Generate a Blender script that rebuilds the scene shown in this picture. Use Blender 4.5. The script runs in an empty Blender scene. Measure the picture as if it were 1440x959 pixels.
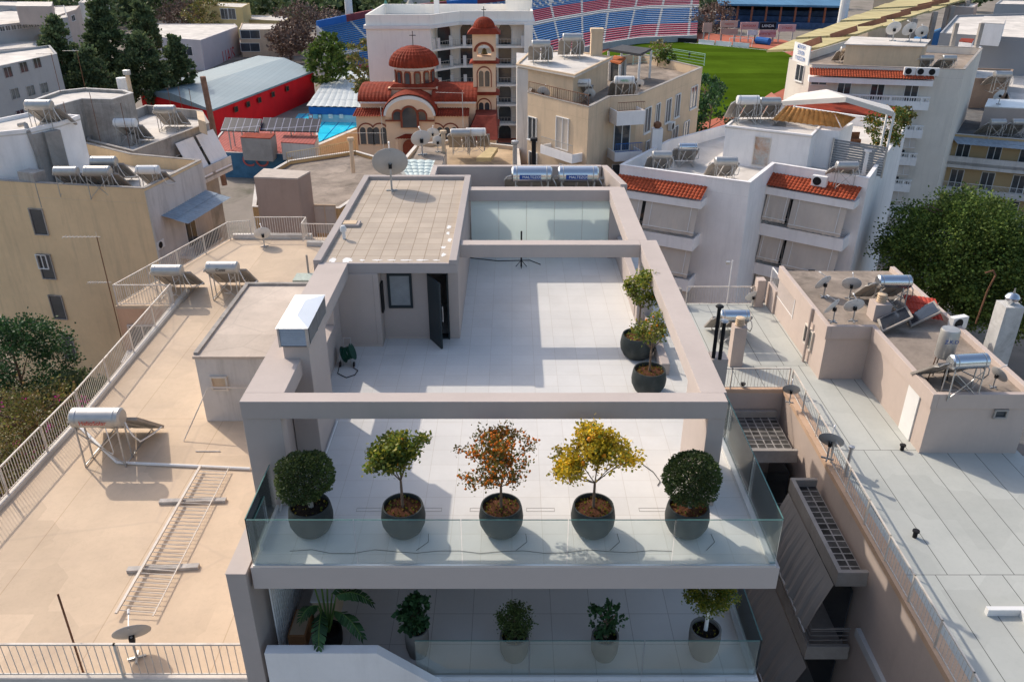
import bpy, math, random
from mathutils import Vector, Matrix, Euler
random.seed(7)
PI = math.pi
SC = bpy.context.scene
COL = SC.collection
# ---------------------------------------------------------------- camera, sky, sun, exposure
F = 1144.0; TH = math.radians(26.9); H = 11.0          # upper terrace floor is z = 0, the street is z = -20
cd = bpy.data.cameras.new('camera'); cam = bpy.data.objects.new('camera', cd); COL.objects.link(cam)
cam.location = (0, 0, H); cam.rotation_euler = (PI/2-TH, 0, 0)
cd.sensor_width = 36; cd.lens = F/1440*36; cd.clip_end = 4000; cd.clip_start = 0.5
SC.camera = cam
SUN = Vector((-.90, .91, 1.0)).normalized()
w = bpy.data.worlds.new('World'); SC.world = w; w.use_nodes = True
nt = w.node_tree; bgd = nt.nodes['Background']
sk = nt.nodes.new('ShaderNodeTexSky'); sk.sky_type = 'NISHITA'; sk.sun_disc = False
sk.sun_elevation = math.asin(SUN.z); sk.sun_rotation = math.atan2(SUN.x, SUN.y); sk.dust_density = 2.5; sk.ozone_density = 0.35
nt.links.new(sk.outputs[0], bgd.inputs[0]); bgd.inputs[1].default_value = 0.15
sl = bpy.data.lights.new('sun', 'SUN'); sl.energy = 2.35; sl.angle = math.radians(.6); sl.color = (1, .90, .77)
so = bpy.data.objects.new('sun', sl); COL.objects.link(so); so.rotation_euler = SUN.to_track_quat('Z', 'Y').to_euler()
SC.view_settings.view_transform = 'Standard'; SC.view_settings.look = 'None'
SC.view_settings.exposure = 0.5; SC.view_settings.gamma = 1
# ---------------------------------------------------------------- reading places off the photograph (real heights)
def ray(px, py):
    u = px-720; v = py-479.5
    return (u, F*math.cos(TH)-v*math.sin(TH), -(F*math.sin(TH)+v*math.cos(TH)))
def P(px, py, z):
    r = ray(px, py); t = (z-H)/r[2]; return (r[0]*t, r[1]*t, z)
def P2(px, py, z): return P(px, py, z)[:2]
def PY(px, py, Y):
    r = ray(px, py); t = Y/r[1]; return (r[0]*t, Y, H+r[2]*t)
def PW(px, py, A, B):                                   # point of the vertical wall through A-B
    r = ray(px, py); dx, dy = B[0]-A[0], B[1]-A[1]
    t = (A[0]*dy-A[1]*dx)/(r[0]*dy-r[1]*dx); return (r[0]*t, r[1]*t, H+r[2]*t)
# ---------------------------------------------------------------- mesh builder
ORG = {}
class MB:
    def __init__(s): s.v = []; s.f = []; s.m = []; s.cur = 0
    def face(s, pts):
        n = len(s.v); s.v += [tuple(p) for p in pts]; s.f.append(tuple(range(n, n+len(pts)))); s.m.append(s.cur); return s
    def hexa(s, b, t):
        n = len(s.v); s.v += [tuple(p) for p in b]+[tuple(p) for p in t]; k = len(b)
        s.f.append(tuple(n+i for i in reversed(range(k)))); s.f.append(tuple(n+k+i for i in range(k)))
        for i in range(k):
            j = (i+1) % k; s.f.append((n+i, n+j, n+k+j, n+k+i))
        s.m += [s.cur]*(k+2); return s
    def prism(s, pts, z0, z1):
        a = sum(pts[i][0]*pts[(i+1) % len(pts)][1]-pts[(i+1) % len(pts)][0]*pts[i][1] for i in range(len(pts)))
        if a < 0: pts = pts[::-1]
        return s.hexa([(p[0], p[1], z0) for p in pts], [(p[0], p[1], z1) for p in pts])
    def box(s, x0, x1, y0, y1, z0, z1):
        if x0 > x1: x0, x1 = x1, x0
        if y0 > y1: y0, y1 = y1, y0
        return s.prism([(x0, y0), (x1, y0), (x1, y1), (x0, y1)], z0, z1)
    def wallbox(s, A, B, t0, t1, z0, z1):               # box along A-B between two distances off the line (left of A->B is +)
        d = Vector((B[0]-A[0], B[1]-A[1])).normalized(); n = Vector((-d.y, d.x))
        q = [(A[0]+n.x*t0, A[1]+n.y*t0), (B[0]+n.x*t0, B[1]+n.y*t0), (B[0]+n.x*t1, B[1]+n.y*t1), (A[0]+n.x*t1, A[1]+n.y*t1)]
        return s.prism(q, z0, z1)
    def bar(s, p, q, w, h=None):                        # square bar between two points
        h = h or w; p = Vector(p); q = Vector(q); d = (q-p).normalized()
        up = Vector((0, 0, 1)) if abs(d.z) < .95 else Vector((0, 1, 0))
        a = d.cross(up).normalized()*w/2; b = a.cross(d).normalized()*h/2
        return s.hexa([p-a-b, p+a-b, p+a+b, p-a+b], [q-a-b, q+a-b, q+a+b, q-a+b])
    def tube(s, p, q, r, n=8, r2=None, caps=True):
        r2 = r if r2 is None else r2; p = Vector(p); q = Vector(q); d = (q-p).normalized()
        up = Vector((0, 0, 1)) if abs(d.z) < .95 else Vector((0, 1, 0))
        a = d.cross(up).normalized(); b = a.cross(d); k = len(s.v)
        for i in range(n):
            c, e = math.cos(2*PI*i/n), math.sin(2*PI*i/n); s.v.append(tuple(p+(a*c+b*e)*r)); s.v.append(tuple(q+(a*c+b*e)*r2))
        for i in range(n):
            j = (i+1) % n; s.f.append((k+2*i, k+2*j, k+2*j+1, k+2*i+1)); s.m.append(s.cur)
        if caps:
            s.f.append(tuple(k+2*i for i in reversed(range(n)))); s.f.append(tuple(k+2*i+1 for i in range(n))); s.m += [s.cur]*2
        return s
    def path(s, pts, r, n=6):
        for a, b in zip(pts, pts[1:]): s.tube(a, b, r, n)
        return s
    def lathe(s, prof, n=24, c=(0, 0, 0), a0=0, a1=2*PI, mtx=None):
        k = len(s.v); full = abs(a1-a0-2*PI) < 1e-6; cols = n if full else n+1
        for i in range(cols):
            t = a0+(a1-a0)*i/n
            for r, z in prof:
                p = Vector((r*math.cos(t), r*math.sin(t), z))
                if mtx: p = mtx @ p
                s.v.append((p[0]+c[0], p[1]+c[1], p[2]+c[2]))
        m = len(prof)
        for i in range(n):
            j = (i+1) % cols
            for l in range(m-1):
                s.f.append((k+i*m+l, k+j*m+l, k+j*m+l+1, k+i*m+l+1)); s.m.append(s.cur)
        return s
    def build(s, name, mats, parent=None, smooth=False, bevel=0):
        me = bpy.data.meshes.new(name)
        if parent is not None: o = ORG.get(parent.name, (0, 0, 0))
        else:
            xs = [p[0] for p in s.v]; ys = [p[1] for p in s.v]; zs = [p[2] for p in s.v]
            o = ((min(xs)+max(xs))/2, (min(ys)+max(ys))/2, min(zs))
        me.from_pydata([(p[0]-o[0], p[1]-o[1], p[2]-o[2]) for p in s.v], [], s.f)
        if not isinstance(mats, (list, tuple)): mats = [mats]
        for m in mats: me.materials.append(m)
        if len(mats) > 1:
            for i, p in enumerate(me.polygons): p.material_index = s.m[i]
        if smooth:
            for p in me.polygons: p.use_smooth = True
            me.set_sharp_from_angle(angle=math.radians(40))
        ob = bpy.data.objects.new(name, me); COL.objects.link(ob)
        if parent is not None: ob.parent = parent
        else: ob.location = o
        ORG[ob.name] = o
        if bevel:
            md = ob.modifiers.new('bevel', 'BEVEL'); md.width = bevel; md.segments = 1; md.limit_method = 'ANGLE'
        return ob
def tag(o, label, cat, group=None, kind=None):
    if label: o['label'] = label
    if cat: o['category'] = cat
    if group: o['group'] = group
    if kind: o['kind'] = kind
    return o
def thing(name, label, cat, loc=(0, 0, 0), group=None):
    o = bpy.data.objects.new(name, None); COL.objects.link(o); o.location = loc; o.empty_display_size = .3
    ORG[o.name] = tuple(loc); return tag(o, label, cat, group)
def clone(root, label, loc, rz=0, sc=1, group=None):
    r = root.copy(); COL.objects.link(r); r.location = loc; r.rotation_euler = (0, 0, rz); r.scale = (sc, sc, sc)
    r['label'] = label
    if group: r['group'] = group
    ORG[r.name] = tuple(loc)
    for ch in list(root.children):
        c = ch.copy(); COL.objects.link(c); c.parent = r
        for g in list(ch.children):
            d = g.copy(); COL.objects.link(d); d.parent = c
    return r
def struct(name, mb, m):
    o = mb.build(name, m); o['kind'] = 'structure'; return o
# ---------------------------------------------------------------- materials
MATS = {}
def nd(t, typ, **kw):
    n = t.nodes.new(typ)
    for k, v in kw.items(): setattr(n, k, v)
    return n
def ramp(t, fac, stops):
    r = nd(t, 'ShaderNodeValToRGB'); e = r.color_ramp.elements
    while len(e) < len(stops): e.new(.5)
    for i, (p, c) in enumerate(stops): e[i].position = p; e[i].color = (*c, 1) if len(c) == 3 else c
    t.links.new(fac, r.inputs[0]); return r.outputs[0]
def sc3(c, k): return tuple(min(1, a*k) for a in c)
def mixc(t, fac, a, b, mode='MIX'):
    m = nd(t, 'ShaderNodeMix', data_type='RGBA', blend_type=mode)
    if isinstance(fac, float): m.inputs[0].default_value = fac
    else: t.links.new(fac, m.inputs[0])
    for i, x in ((6, a), (7, b)):
        if isinstance(x, tuple): m.inputs[i].default_value = (*x, 1)
        else: t.links.new(x, m.inputs[i])
    return m.outputs[2]
def noise(t, co, scale, detail=4, rough=.6, dist=0, stretch=None):
    n = nd(t, 'ShaderNodeTexNoise'); n.inputs['Scale'].default_value = scale; n.inputs['Detail'].default_value = detail
    n.inputs['Roughness'].default_value = rough; n.inputs['Distortion'].default_value = dist
    if stretch:
        m = nd(t, 'ShaderNodeMapping'); m.inputs['Scale'].default_value = stretch; t.links.new(co, m.inputs[0]); co = m.outputs[0]
    t.links.new(co, n.inputs['Vector']); return n.outputs['Fac']
def mat(name, col, rough=.85, var=.18, scale=.7, stain=0, staincol=(.08, .07, .06), metal=0, bump=.15, streak=0, patch=0,
        tile=None, seam=None, spec=.12, cracks=0):
    if name in MATS: return MATS[name]
    m = bpy.data.materials.new(name); m.use_nodes = True; t = m.node_tree; b = t.nodes['Principled BSDF']
    b.inputs['Roughness'].default_value = rough; b.inputs['Metallic'].default_value = metal
    b.inputs['Specular IOR Level'].default_value = spec
    tc = nd(t, 'ShaderNodeTexCoord').outputs['Object']
    n1 = noise(t, tc, scale, 6, .62)
    c = ramp(t, n1, [(.3, sc3(col, 1-var)), (.7, sc3(col, 1+var*.6))])
    n2 = noise(t, tc, scale*14, 3, .6)
    c = mixc(t, .5, c, ramp(t, n2, [(.35, (1-var*.5,)*3), (.65, (1, 1, 1))]), 'MULTIPLY')
    if stain:
        n3 = noise(t, tc, scale*.55+.12, 8, .7, .6)
        c = mixc(t, ramp(t, n3, [(.5, (0, 0, 0)), (.72, (stain,)*3)]), c, staincol)
    if streak:                                           # rain streaks running down
        n4 = noise(t, tc, 1.6, 5, .7, .2, (1, 1, .1))
        c = mixc(t, ramp(t, n4, [(.5, (0, 0, 0)), (.75, (streak,)*3)]), c, staincol)
    if cracks:
        vo = nd(t, 'ShaderNodeTexVoronoi', feature='DISTANCE_TO_EDGE'); vo.inputs['Scale'].default_value = cracks
        t.links.new(tc, vo.inputs['Vector'])
        c = mixc(t, ramp(t, vo.outputs[0], [(0, (.35,)*3), (.012, (0, 0, 0))]), c, staincol)
    if patch:
        vp = nd(t, 'ShaderNodeTexVoronoi', distance='CHEBYCHEV'); vp.inputs['Scale'].default_value = .45; vp.inputs['Randomness'].default_value = .85
        t.links.new(tc, vp.inputs['Vector']); sp_ = nd(t, 'ShaderNodeSeparateColor'); t.links.new(vp.outputs['Color'], sp_.inputs[0])
        n6 = noise(t, tc, 5.0, 6, .75, 1.0); k6 = ramp(t, n6, [(.52, (1, 1, 1)), (.60, (1-patch*.8,)*3), (.70, (1, 1, 1))])
        c = mixc(t, 1.0, c, ramp(t, sp_.outputs[0], [(0, (1-patch, 1-patch, 1-patch)), (1, (1+patch*.5,)*3)]), 'MULTIPLY'); c = mixc(t, .6, c, k6, 'MULTIPLY')
    hgt = n2
    if tile:
        bw, bh, mort, mc, tv = tile
        br = nd(t, 'ShaderNodeTexBrick'); br.offset = 0; br.squash = 1
        br.inputs['Scale'].default_value = 1; br.inputs['Brick Width'].default_value = bw; br.inputs['Row Height'].default_value = bh
        br.inputs['Mortar Size'].default_value = mort; br.inputs['Mortar Smooth'].default_value = .2
        br.inputs['Color1'].default_value = (1, 1, 1, 1); br.inputs['Color2'].default_value = (1-tv, 1-tv, 1-tv, 1)
        br.inputs['Mortar'].default_value = (*mc, 1)
        if seam: br.offset = .37
        t.links.new(tc, br.inputs['Vector'])
        c = mixc(t, 1.0, c, br.outputs['Color'], 'MULTIPLY')
    t.links.new(c, b.inputs['Base Color'])
    if bump:
        bp = nd(t, 'ShaderNodeBump'); bp.inputs['Strength'].default_value = bump; bp.inputs['Distance'].default_value = .02
        t.links.new(hgt, bp.inputs['Height']); t.links.new(bp.outputs[0], b.inputs['Normal'])
    MATS[name] = m; return m
def leafmat(name, cols, rough=.55, trans=.25):
    m = bpy.data.materials.new(name); m.use_nodes = True; t = m.node_tree; b = t.nodes['Principled BSDF']
    g = nd(t, 'ShaderNodeNewGeometry')
    n = len(cols); c = ramp(t, g.outputs['Random Per Island'], [(i/(n-1) if n > 1 else 0, k) for i, k in enumerate(cols)])
    tco = nd(t, 'ShaderNodeTexCoord').outputs['Object']; c = mixc(t, 1.0, c, ramp(t, noise(t, tco, .75, 3, .6), [(.36, (.62, .62, .62)), (.62, (1.5, 1.45, 1.3))]), 'MULTIPLY')
    t.links.new(c, b.inputs['Base Color']); b.inputs['Roughness'].default_value = rough; b.inputs['Specular IOR Level'].default_value = .35
    tr = nd(t, 'ShaderNodeBsdfTranslucent'); t.links.new(c, tr.inputs[0])
    mx = nd(t, 'ShaderNodeMixShader'); mx.inputs[0].default_value = trans
    t.links.new(b.outputs[0], mx.inputs[1]); t.links.new(tr.outputs[0], mx.inputs[2])
    t.links.new(mx.outputs[0], t.nodes['Material Output'].inputs[0]); MATS[name] = m; return m
def glassmat(name, tint, haze=.06, hazecol=(.75, .9, .88), fres=1.45):
    m = bpy.data.materials.new(name); m.use_nodes = True; t = m.node_tree; t.nodes.remove(t.nodes['Principled BSDF'])
    tr = nd(t, 'ShaderNodeBsdfTransparent'); tr.inputs[0].default_value = (*tint, 1)
    gl = nd(t, 'ShaderNodeBsdfGlossy'); gl.inputs['Roughness'].default_value = .02
    fr = nd(t, 'ShaderNodeFresnel'); fr.inputs[0].default_value = fres
    df = nd(t, 'ShaderNodeBsdfDiffuse'); df.inputs[0].default_value = (*hazecol, 1)
    m1 = nd(t, 'ShaderNodeMixShader'); m1.inputs[0].default_value = haze
    t.links.new(tr.outputs[0], m1.inputs[1]); t.links.new(df.outputs[0], m1.inputs[2])
    m2 = nd(t, 'ShaderNodeMixShader'); t.links.new(fr.outputs[0], m2.inputs[0])
    t.links.new(m1.outputs[0], m2.inputs[1]); t.links.new(gl.outputs[0], m2.inputs[2])
    t.links.new(m2.outputs[0], t.nodes['Material Output'].inputs[0]); MATS[name] = m; return m
GREY = mat('taupe_render', (.47, .405, .37), .9, .07, .5, bump=.05, streak=.22, staincol=(.36, .31, .285))
GREYTOP = mat('taupe_coping', (.50, .43, .39), .9, .08, .6, bump=.05)
TILE = mat('pale_terrace_tile', (.67, .655, .63), .7, .07, .6, tile=(.62, .60, .0045, (.74, .70, .65), .06), bump=.03, stain=.22, staincol=(.50, .45, .39))
LOWTILE = mat('lower_terrace_tile', (.72, .69, .66), .7, .06, .5, tile=(.9, .9, .006, (.55, .52, .5), .05), bump=.03)
ROOFTILE = mat('beige_paver', (.50, .42, .34), .9, .12, .6, tile=(.42, .50, .010, (.55, .5, .45), .14), stain=.25, staincol=(.34, .28, .23))
WHITE = mat('white_render', (.85, .82, .80), .85, .08, .5, streak=.25, staincol=(.45, .43, .42))
OLDWHITE = mat('weathered_white_render', (.60, .57, .54), .9, .12, .4, streak=.55, staincol=(.26, .24, .22))
WHITEP = mat('white_paint', (.75, .74, .72), .6, .06, 1)
CREAM = mat('cream_render', (.64, .49, .34), .9, .12, .4, streak=.35, staincol=(.30, .25, .20))
BEIGE = mat('yellow_beige_render', (.76, .56, .34), .9, .12, .25, streak=.35, staincol=(.33, .26, .18))
STAINED = mat('stained_concrete', (.40, .37, .34), .95, .25, .35, stain=.7, staincol=(.12, .11, .10), streak=.6)
CONC = mat('old_concrete', (.36, .33, .30), .95, .25, .5, stain=.5, staincol=(.14, .13, .12), bump=.3)
PINKY = mat('pinkish_render', (.50, .41, .36), .9, .09, .4, streak=.2, staincol=(.33, .27, .24))
SANDROOF = mat('sandy_roof_screed', (.61, .475, .345), .9, .12, .35, stain=.5, staincol=(.46, .36, .28), cracks=.16, patch=.09, tile=(3.1, 50, .014, (.80, .76, .72), .05))
HUTROOF = mat('grey_sand_screed', (.55, .47, .40), .9, .15, .5, stain=.5, staincol=(.36, .31, .27), cracks=.3, patch=.12)
MEMB = mat('grey_green_membrane', (.49, .50, .465), .75, .06, .3, tile=(1.0, 6.5, .014, (.28, .28, .28), .07), seam=True, bump=.06, stain=.35, staincol=(.33, .35, .33), patch=.07)
DIRTROOF = mat('dirty_screed', (.34, .28, .23), .95, .3, .6, stain=.8, staincol=(.10, .085, .07), bump=.4, patch=.2)
PALEROOF = mat('pale_screed', (.68, .63, .57), .9, .14, .4, stain=.5, staincol=(.40, .36, .32), patch=.14)
STEEL = mat('tank_steel', (.62, .64, .66), .22, .05, 2, metal=1, bump=.02)
DULLTANK = mat('dull_tank_metal', (.50, .49, .47), .5, .12, 2, metal=.7, bump=.03)
GALV = mat('galvanised_metal', (.50, .50, .50), .45, .15, 3, metal=.8)
BRIGHTM = mat('bright_sheet_metal', (.72, .74, .75), .35, .05, 2, metal=.6)
RAILW = mat('cream_rail_paint', (.66, .60, .53), .6, .15, 2, stain=.5, staincol=(.30, .16, .09))
RUST = mat('rusty_iron', (.20, .10, .06), .9, .4, 4)
BLACKM = mat('black_metal', (.02, .02, .022), .5, .2, 3)
DARKDOOR = mat('anthracite_metal', (.035, .045, .05), .4, .1, 2)
DISHG = mat('dish_grey_paint', (.42, .41, .40), .6, .1, 2)
DISHW = mat('dish_white_paint', (.66, .65, .63), .55, .1, 2)
PANELB = mat('collector_glass', (.02, .025, .035), .15, .2, 2, bump=0, spec=.6)
PANELBACK = mat('collector_back', (.33, .30, .27), .7, .2, 2)
DARKWIN = mat('window_glass_dark', (.05, .06, .07), .08, .3, .8, bump=0, spec=.8)
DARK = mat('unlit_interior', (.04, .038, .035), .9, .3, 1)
AWN = mat('beige_awning_cloth', (.55, .48, .41), .85, .08, .5, streak=.2, staincol=(.26, .23, .21))
AWNG = mat('grey_awning_cloth', (.30, .28, .26), .85, .08, .5)
POT = mat('dark_green_fibre_pot', (.048, .055, .053), .55, .3, 3, stain=.25, staincol=(.16, .16, .14))
POTL = mat('grey_fibre_pot', (.20, .185, .17), .7, .2, 3)
SOIL = mat('potting_soil', (.13, .055, .03), 1, .6, 9, bump=1)
SOILD = mat('dark_soil', (.03, .022, .018), 1, .6, 9, bump=1)
BARK = mat('grey_brown_bark', (.20, .14, .10), .95, .35, 5, bump=.6)
BARKW = mat('pale_bark', (.36, .32, .28), .95, .35, 5, bump=.6)
TERRA = mat('terracotta_tiles', (.27, .042, .020), .8, .4, 1.2, stain=.4, staincol=(.17, .045, .03))
TERRAO = mat('orange_clay_tiles', (.50, .15, .06), .8, .4, 1.6, stain=.4, staincol=(.22, .08, .05))
TERRAY = mat('ochre_clay_tiles', (.62, .30, .10), .8, .4, 1.6, stain=.5, staincol=(.2, .09, .04))
RED = mat('red_paint', (.72, .015, .02), .7, .12, .3)
BLUEP = mat('blue_paint', (.03, .14, .42), .7, .12, .4)
ASPH = mat('asphalt', (.06, .06, .06), .9, .3, .3)
GLASS = glassmat('balustrade_glass', (.95, .985, .98), .055, (.75, .93, .92), 1.28)
def frost():
    m = bpy.data.materials.new('frosted_glass'); m.use_nodes = True; t = m.node_tree; b = t.nodes['Principled BSDF']
    b.inputs['Base Color'].default_value = (.85, .94, .92, 1); b.inputs['Roughness'].default_value = .35
    tr = nd(t, 'ShaderNodeBsdfTranslucent'); tr.inputs[0].default_value = (.92, .98, .96, 1)
    mx = nd(t, 'ShaderNodeMixShader'); mx.inputs[0].default_value = .6; t.links.new(b.outputs[0], mx.inputs[1]); t.links.new(tr.outputs[0], mx.inputs[2])
    t.links.new(mx.outputs[0], t.nodes['Material Output'].inputs[0]); return m
FROST = frost()
LOGO = mat('blue_label', (.03, .08, .30), .5, .05, 1)
REDL = mat('red_label', (.5, .03, .03), .5, .05, 1)
BLKT = mat('black_lettering', (.02, .02, .02), .6, .05, 1)
WHT = mat('white_lettering', (.8, .8, .8), .6, .02, 1)
def brand(o, body, size, m, z=1.45, y=-.31):
    ORG[o.name] = (0, 0, 0); return text(body, size, (0, y, z), (PI/2, 0, 0), m, o)
def text(body, size, loc, rot, m, parent, name='lettering'):
    cu = bpy.data.curves.new(name, 'FONT'); cu.body = body; cu.size = size; cu.align_x = 'CENTER'; cu.align_y = 'CENTER'; cu.extrude = .003
    tmp = bpy.data.objects.new(name, cu); me = bpy.data.meshes.new_from_object(tmp); bpy.data.objects.remove(tmp)
    me.materials.clear(); me.materials.append(m)
    o = bpy.data.objects.new(name, me); COL.objects.link(o); og = ORG.get(parent.name, (0, 0, 0)); o.parent = parent
    o.location = (loc[0]-og[0], loc[1]-og[1], loc[2]-og[2]); o.rotation_euler = rot; return o
# ---------------------------------------------------------------- shared kit
def on_wall(A, B, px, py):
    p = PW(px, py, A, B); d = Vector((B[0]-A[0], B[1]-A[1])).normalized(); n = Vector((d.y, -d.x))
    if n.dot(Vector((p[0], p[1]))) > 0: n = -n           # outward = towards the camera side
    return Vector(p), d, n
def wbox(mb, p, d, n, u0, u1, z0, z1, t0, t1):
    q = [(p.x+d.x*u+n.x*t, p.y+d.y*u+n.y*t) for u, t in ((u0, t0), (u1, t0), (u1, t1), (u0, t1))]
    return mb.prism(q, p.z+z0, p.z+z1)
def window(root, A, B, px, py, w_, h_, frame=None, glass=None, sill=True, shutter=0, name='window', mull=True):
    """window: frame (part) > pane, sill; placed by its centre on the wall A-B"""
    p, d, n = on_wall(A, B, px, py); fr = MB(); t = .06 if w_ < 3 else .1
    wbox(fr, p, d, n, -w_/2-t, -w_/2, -h_/2, h_/2, 0, .09); wbox(fr, p, d, n, w_/2, w_/2+t, -h_/2, h_/2, 0, .09)
    wbox(fr, p, d, n, -w_/2-t, w_/2+t, h_/2, h_/2+t, 0, .095); wbox(fr, p, d, n, -w_/2-t, w_/2+t, -h_/2-t, -h_/2, 0, .095)
    if mull: wbox(fr, p, d, n, -.03, .03, -h_/2+.001, h_/2-.001, .012, .06)
    f = fr.build(name, frame or WHITEP, root)
    wbox(MB(), p, d, n, 0, 0, 0, 0, 0, 0)
    g = MB(); wbox(g, p, d, n, -w_/2+.001, w_/2-.001, -h_/2+.001, h_/2-.001, .002, .02); g.build('pane', glass or DARKWIN, f)
    if sill:
        s = MB(); wbox(s, p, d, n, -w_/2-.12, w_/2+.12, -h_/2-t-.07, -h_/2-t-.002, 0, .14); s.build('sill', WHITEP, f)
    if shutter:
        s = MB(); k = int(h_*shutter/.07)
        for i in range(k): wbox(s, p, d, n, -w_/2+.002, w_/2-.002, h_/2-.07*(i+1), h_/2-.07*i-.012, .022, .05)
        s.build('shutter', WHITEP, f)
    return f
def railing(mb, A, B, z, h=1.0, bars=.12, r=.012, horiz=0, topw=.05):
    A = Vector((*A[:2], z)); B = Vector((*B[:2], z)); L = (B-A).length; up = Vector((0, 0, h)); n = max(1, int(L/bars))
    mb.bar(A+up, B+up, topw, .04)
    if horiz:
        for i in range(horiz): mb.bar(A+up*(i+.5)/horiz, B+up*(i+.5)/horiz, .025)
    else:
        mb.bar(A+up*.08, B+up*.08, .03)
        for i in range(n+1):
            p = A.lerp(B, i/n); mb.tube(p+up*.08, p+up, r, 4, caps=False)
    return mb
def fence(name, label, pts, z, h=1.0, m=None, bars=.12, r=.012, post=2.0, group=None, horiz=0, cat='railing', mesh=False):
    root = thing(name, label, cat, (pts[0][0], pts[0][1], z), group)
    for a, b in zip(pts, pts[1:]):
        mb = MB(); railing(mb, a, b, z, h, bars, r, horiz); mb.build('rail_panel', m or RAILW, root)
    for k, (a, b) in enumerate(zip(pts, pts[1:])):
        L = math.dist(a, b); n = max(1, int(L/post))
        for i in range(1 if k else 0, n+1):
            x = a[0]+(b[0]-a[0])*i/n; y = a[1]+(b[1]-a[1])*i/n
            MB().bar((x, y, z), (x, y, z+h+.02), .05).build('post', m or RAILW, root)
    return root
# --- solar water heater: local frame, tank at y=0, collector slopes down towards +Y (the sun side)
def heater(variant):
    r = thing('solar_water_heater', 'proto', 'water heater', (0, 0, 0), 'solar water heaters on the roofs')
    tm = {'steel': STEEL, 'dull': DULLTANK, 'white': WHITEP}[variant]
    tz = 1.45; L = .66
    t = MB(); R = .27
    mt = Matrix.Rotation(PI/2, 4, 'Y')
    t.lathe([(.001, -L-.03), (R*.8, -L-.02), (R, -L+.03), (R, L-.03), (R*.8, L+.02), (.001, L+.03)], 28, (0, 0, tz), mtx=mt)
    tk = t.build('tank', tm, r, True)
    for s in (-.5, .5): MB().lathe([(R+.006, s-.02), (R+.01, s), (R+.006, s+.02)], 28, (0, 0, tz), mtx=mt).build('strap', GALV, tk)
    for s in (-1, 1):
        p = MB()
        b0 = Vector((s*.52-.5*.0, 1.55, .18)); 
        x0, x1 = (s*.04, s*.92)
        if x0 > x1: x0, x1 = x1, x0
        A = Vector((x0, .28, 1.28)); B = Vector((x0, 1.62, .16)); dn = Vector((0, -.64, -.77))*.09
        C = Vector((x1, 1.62, .16)); D = Vector((x1, .28, 1.28))
        p.hexa([A+dn, B+dn, C+dn, D+dn], [A, B, C, D]); pn = p.build('collector', PANELBACK, r)
        g = MB(); e = Vector((0, .64, .77))*.006; i = .05
        g.face([A+e+Vector((i, i, -i)), D+e+Vector((-i, i, -i)), C+e+Vector((-i, -i, i)), B+e+Vector((i, -i, i))]); g.build('collector_glazing', PANELB, pn)
    f = MB()
    for s in (-.55, .55):
        f.bar((s, -.22, 0), (s, -.2, 1.25), .035); f.bar((s, .22, 0), (s, .2, 1.25), .035); f.bar((s, -.22, 1.2), (s, .3, 1.2), .035)
        f.bar((s, .2, 1.15), (s, 1.6, .06), .035); f.bar((s, 1.6, 0), (s, 1.6, .12), .035); f.bar((s, -.2, .05), (s, 1.6, .05), .03)
    f.bar((-.55, -.22, .1), (.55, -.22, 1.15), .025); f.bar((.55, -.22, .1), (-.55, -.22, 1.15), .025)
    f.build('stand', GALV, r)
    for pts, w_ in (([(.7, 0, 1.3), (.8, -.1, 1.15), (.86, -.05, .9), (.88, .2, .55), (.93, .9, .35), (.94, 1.4, .25)], .022), ([(-.7, 0, 1.4), (-.82, .05, 1.35), (-.92, .15, 1.2), (-.95, .35, 1.1)], .02), ([(.3, -.28, 1.3), (.36, -.34, 1.0), (.3, -.2, .5), (.1, .1, .2), (-.3, .5, .03)], .014)): MB().path(pts, w_).build('pipe', WHITEP if variant != 'steel' else GALV, r)
    return r
def dish(m, R=.42, mh=.62):
    r = thing('satellite_dish', 'proto', 'satellite dish', (0, 0, 0), 'satellite dishes on the roofs')
    a = MB(); prof = [(R*i/8, R*.22*(i/8)**2) for i in range(9)]; prof2 = [(q[0], q[1]-.012) for q in reversed(prof)]
    mt = Matrix.Translation((0, .1, mh)) @ Matrix.Rotation(math.radians(-62), 4, 'X')   # faces +Y and up
    a.lathe([(max(q[0], .001), q[1]) for q in prof]+[(max(q[0], .001), q[1]) for q in prof2], 28, mtx=mt); rf = a.build('reflector', m, r, True)
    b = MB(); b.tube((0, 0, 0), (0, 0, mh+.05), .022+R*.02, 8); b.bar((-.2, 0, .02), (.2, 0, .02), .05); b.bar((0, -.2, .021), (0, .2, .021), .05); b.build('mast', GALV, r)
    q = mt @ Vector((0, -R*.9, .02)); e = mt @ Vector((0, -R*.55, R*1.15))
    c = MB(); c.bar(q, e, .025); c.build('arm', GALV, r)
    e2 = MB(); e2.tube(e-Vector((0, .05, 0)), e+Vector((0, .07, .02)), .032, 8); e2.build('receiver', WHITEP, r)
    g = MB(); g.box(-.06, .06, -.04, .08, mh-.12, mh+.04); g.build('bracket', BLACKM, r)
    return r
def acunit():
    r = thing('air_conditioner', 'proto', 'air conditioner', (0, 0, 0), 'outdoor air conditioner units')
    MB().box(-.4, .4, 0, .3, .06, .62).build('casing', WHITEP, r, bevel=.012)
    mt = Matrix.Translation((-.1, -.012, .34)) @ Matrix.Rotation(PI/2, 4, 'X')
    MB().lathe([(.001, .0), (.2, .0), (.215, .006), (.23, .0)], 20, mtx=mt).build('fan_grille', BLACKM, r)
    MB().box(-.3, -.22, .02, .28, 0, .058).box(.22, .3, .02, .28, 0, .058).build('feet', GALV, r)
    return r
H_STEEL = heater('steel'); H_DULL = heater('dull'); H_WHITE = heater('white')
D_GREY = dish(DISHG); D_BIG = dish(DISHG, .64, .92); D_WHITE = dish(DISHW); AC0 = acunit()
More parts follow.
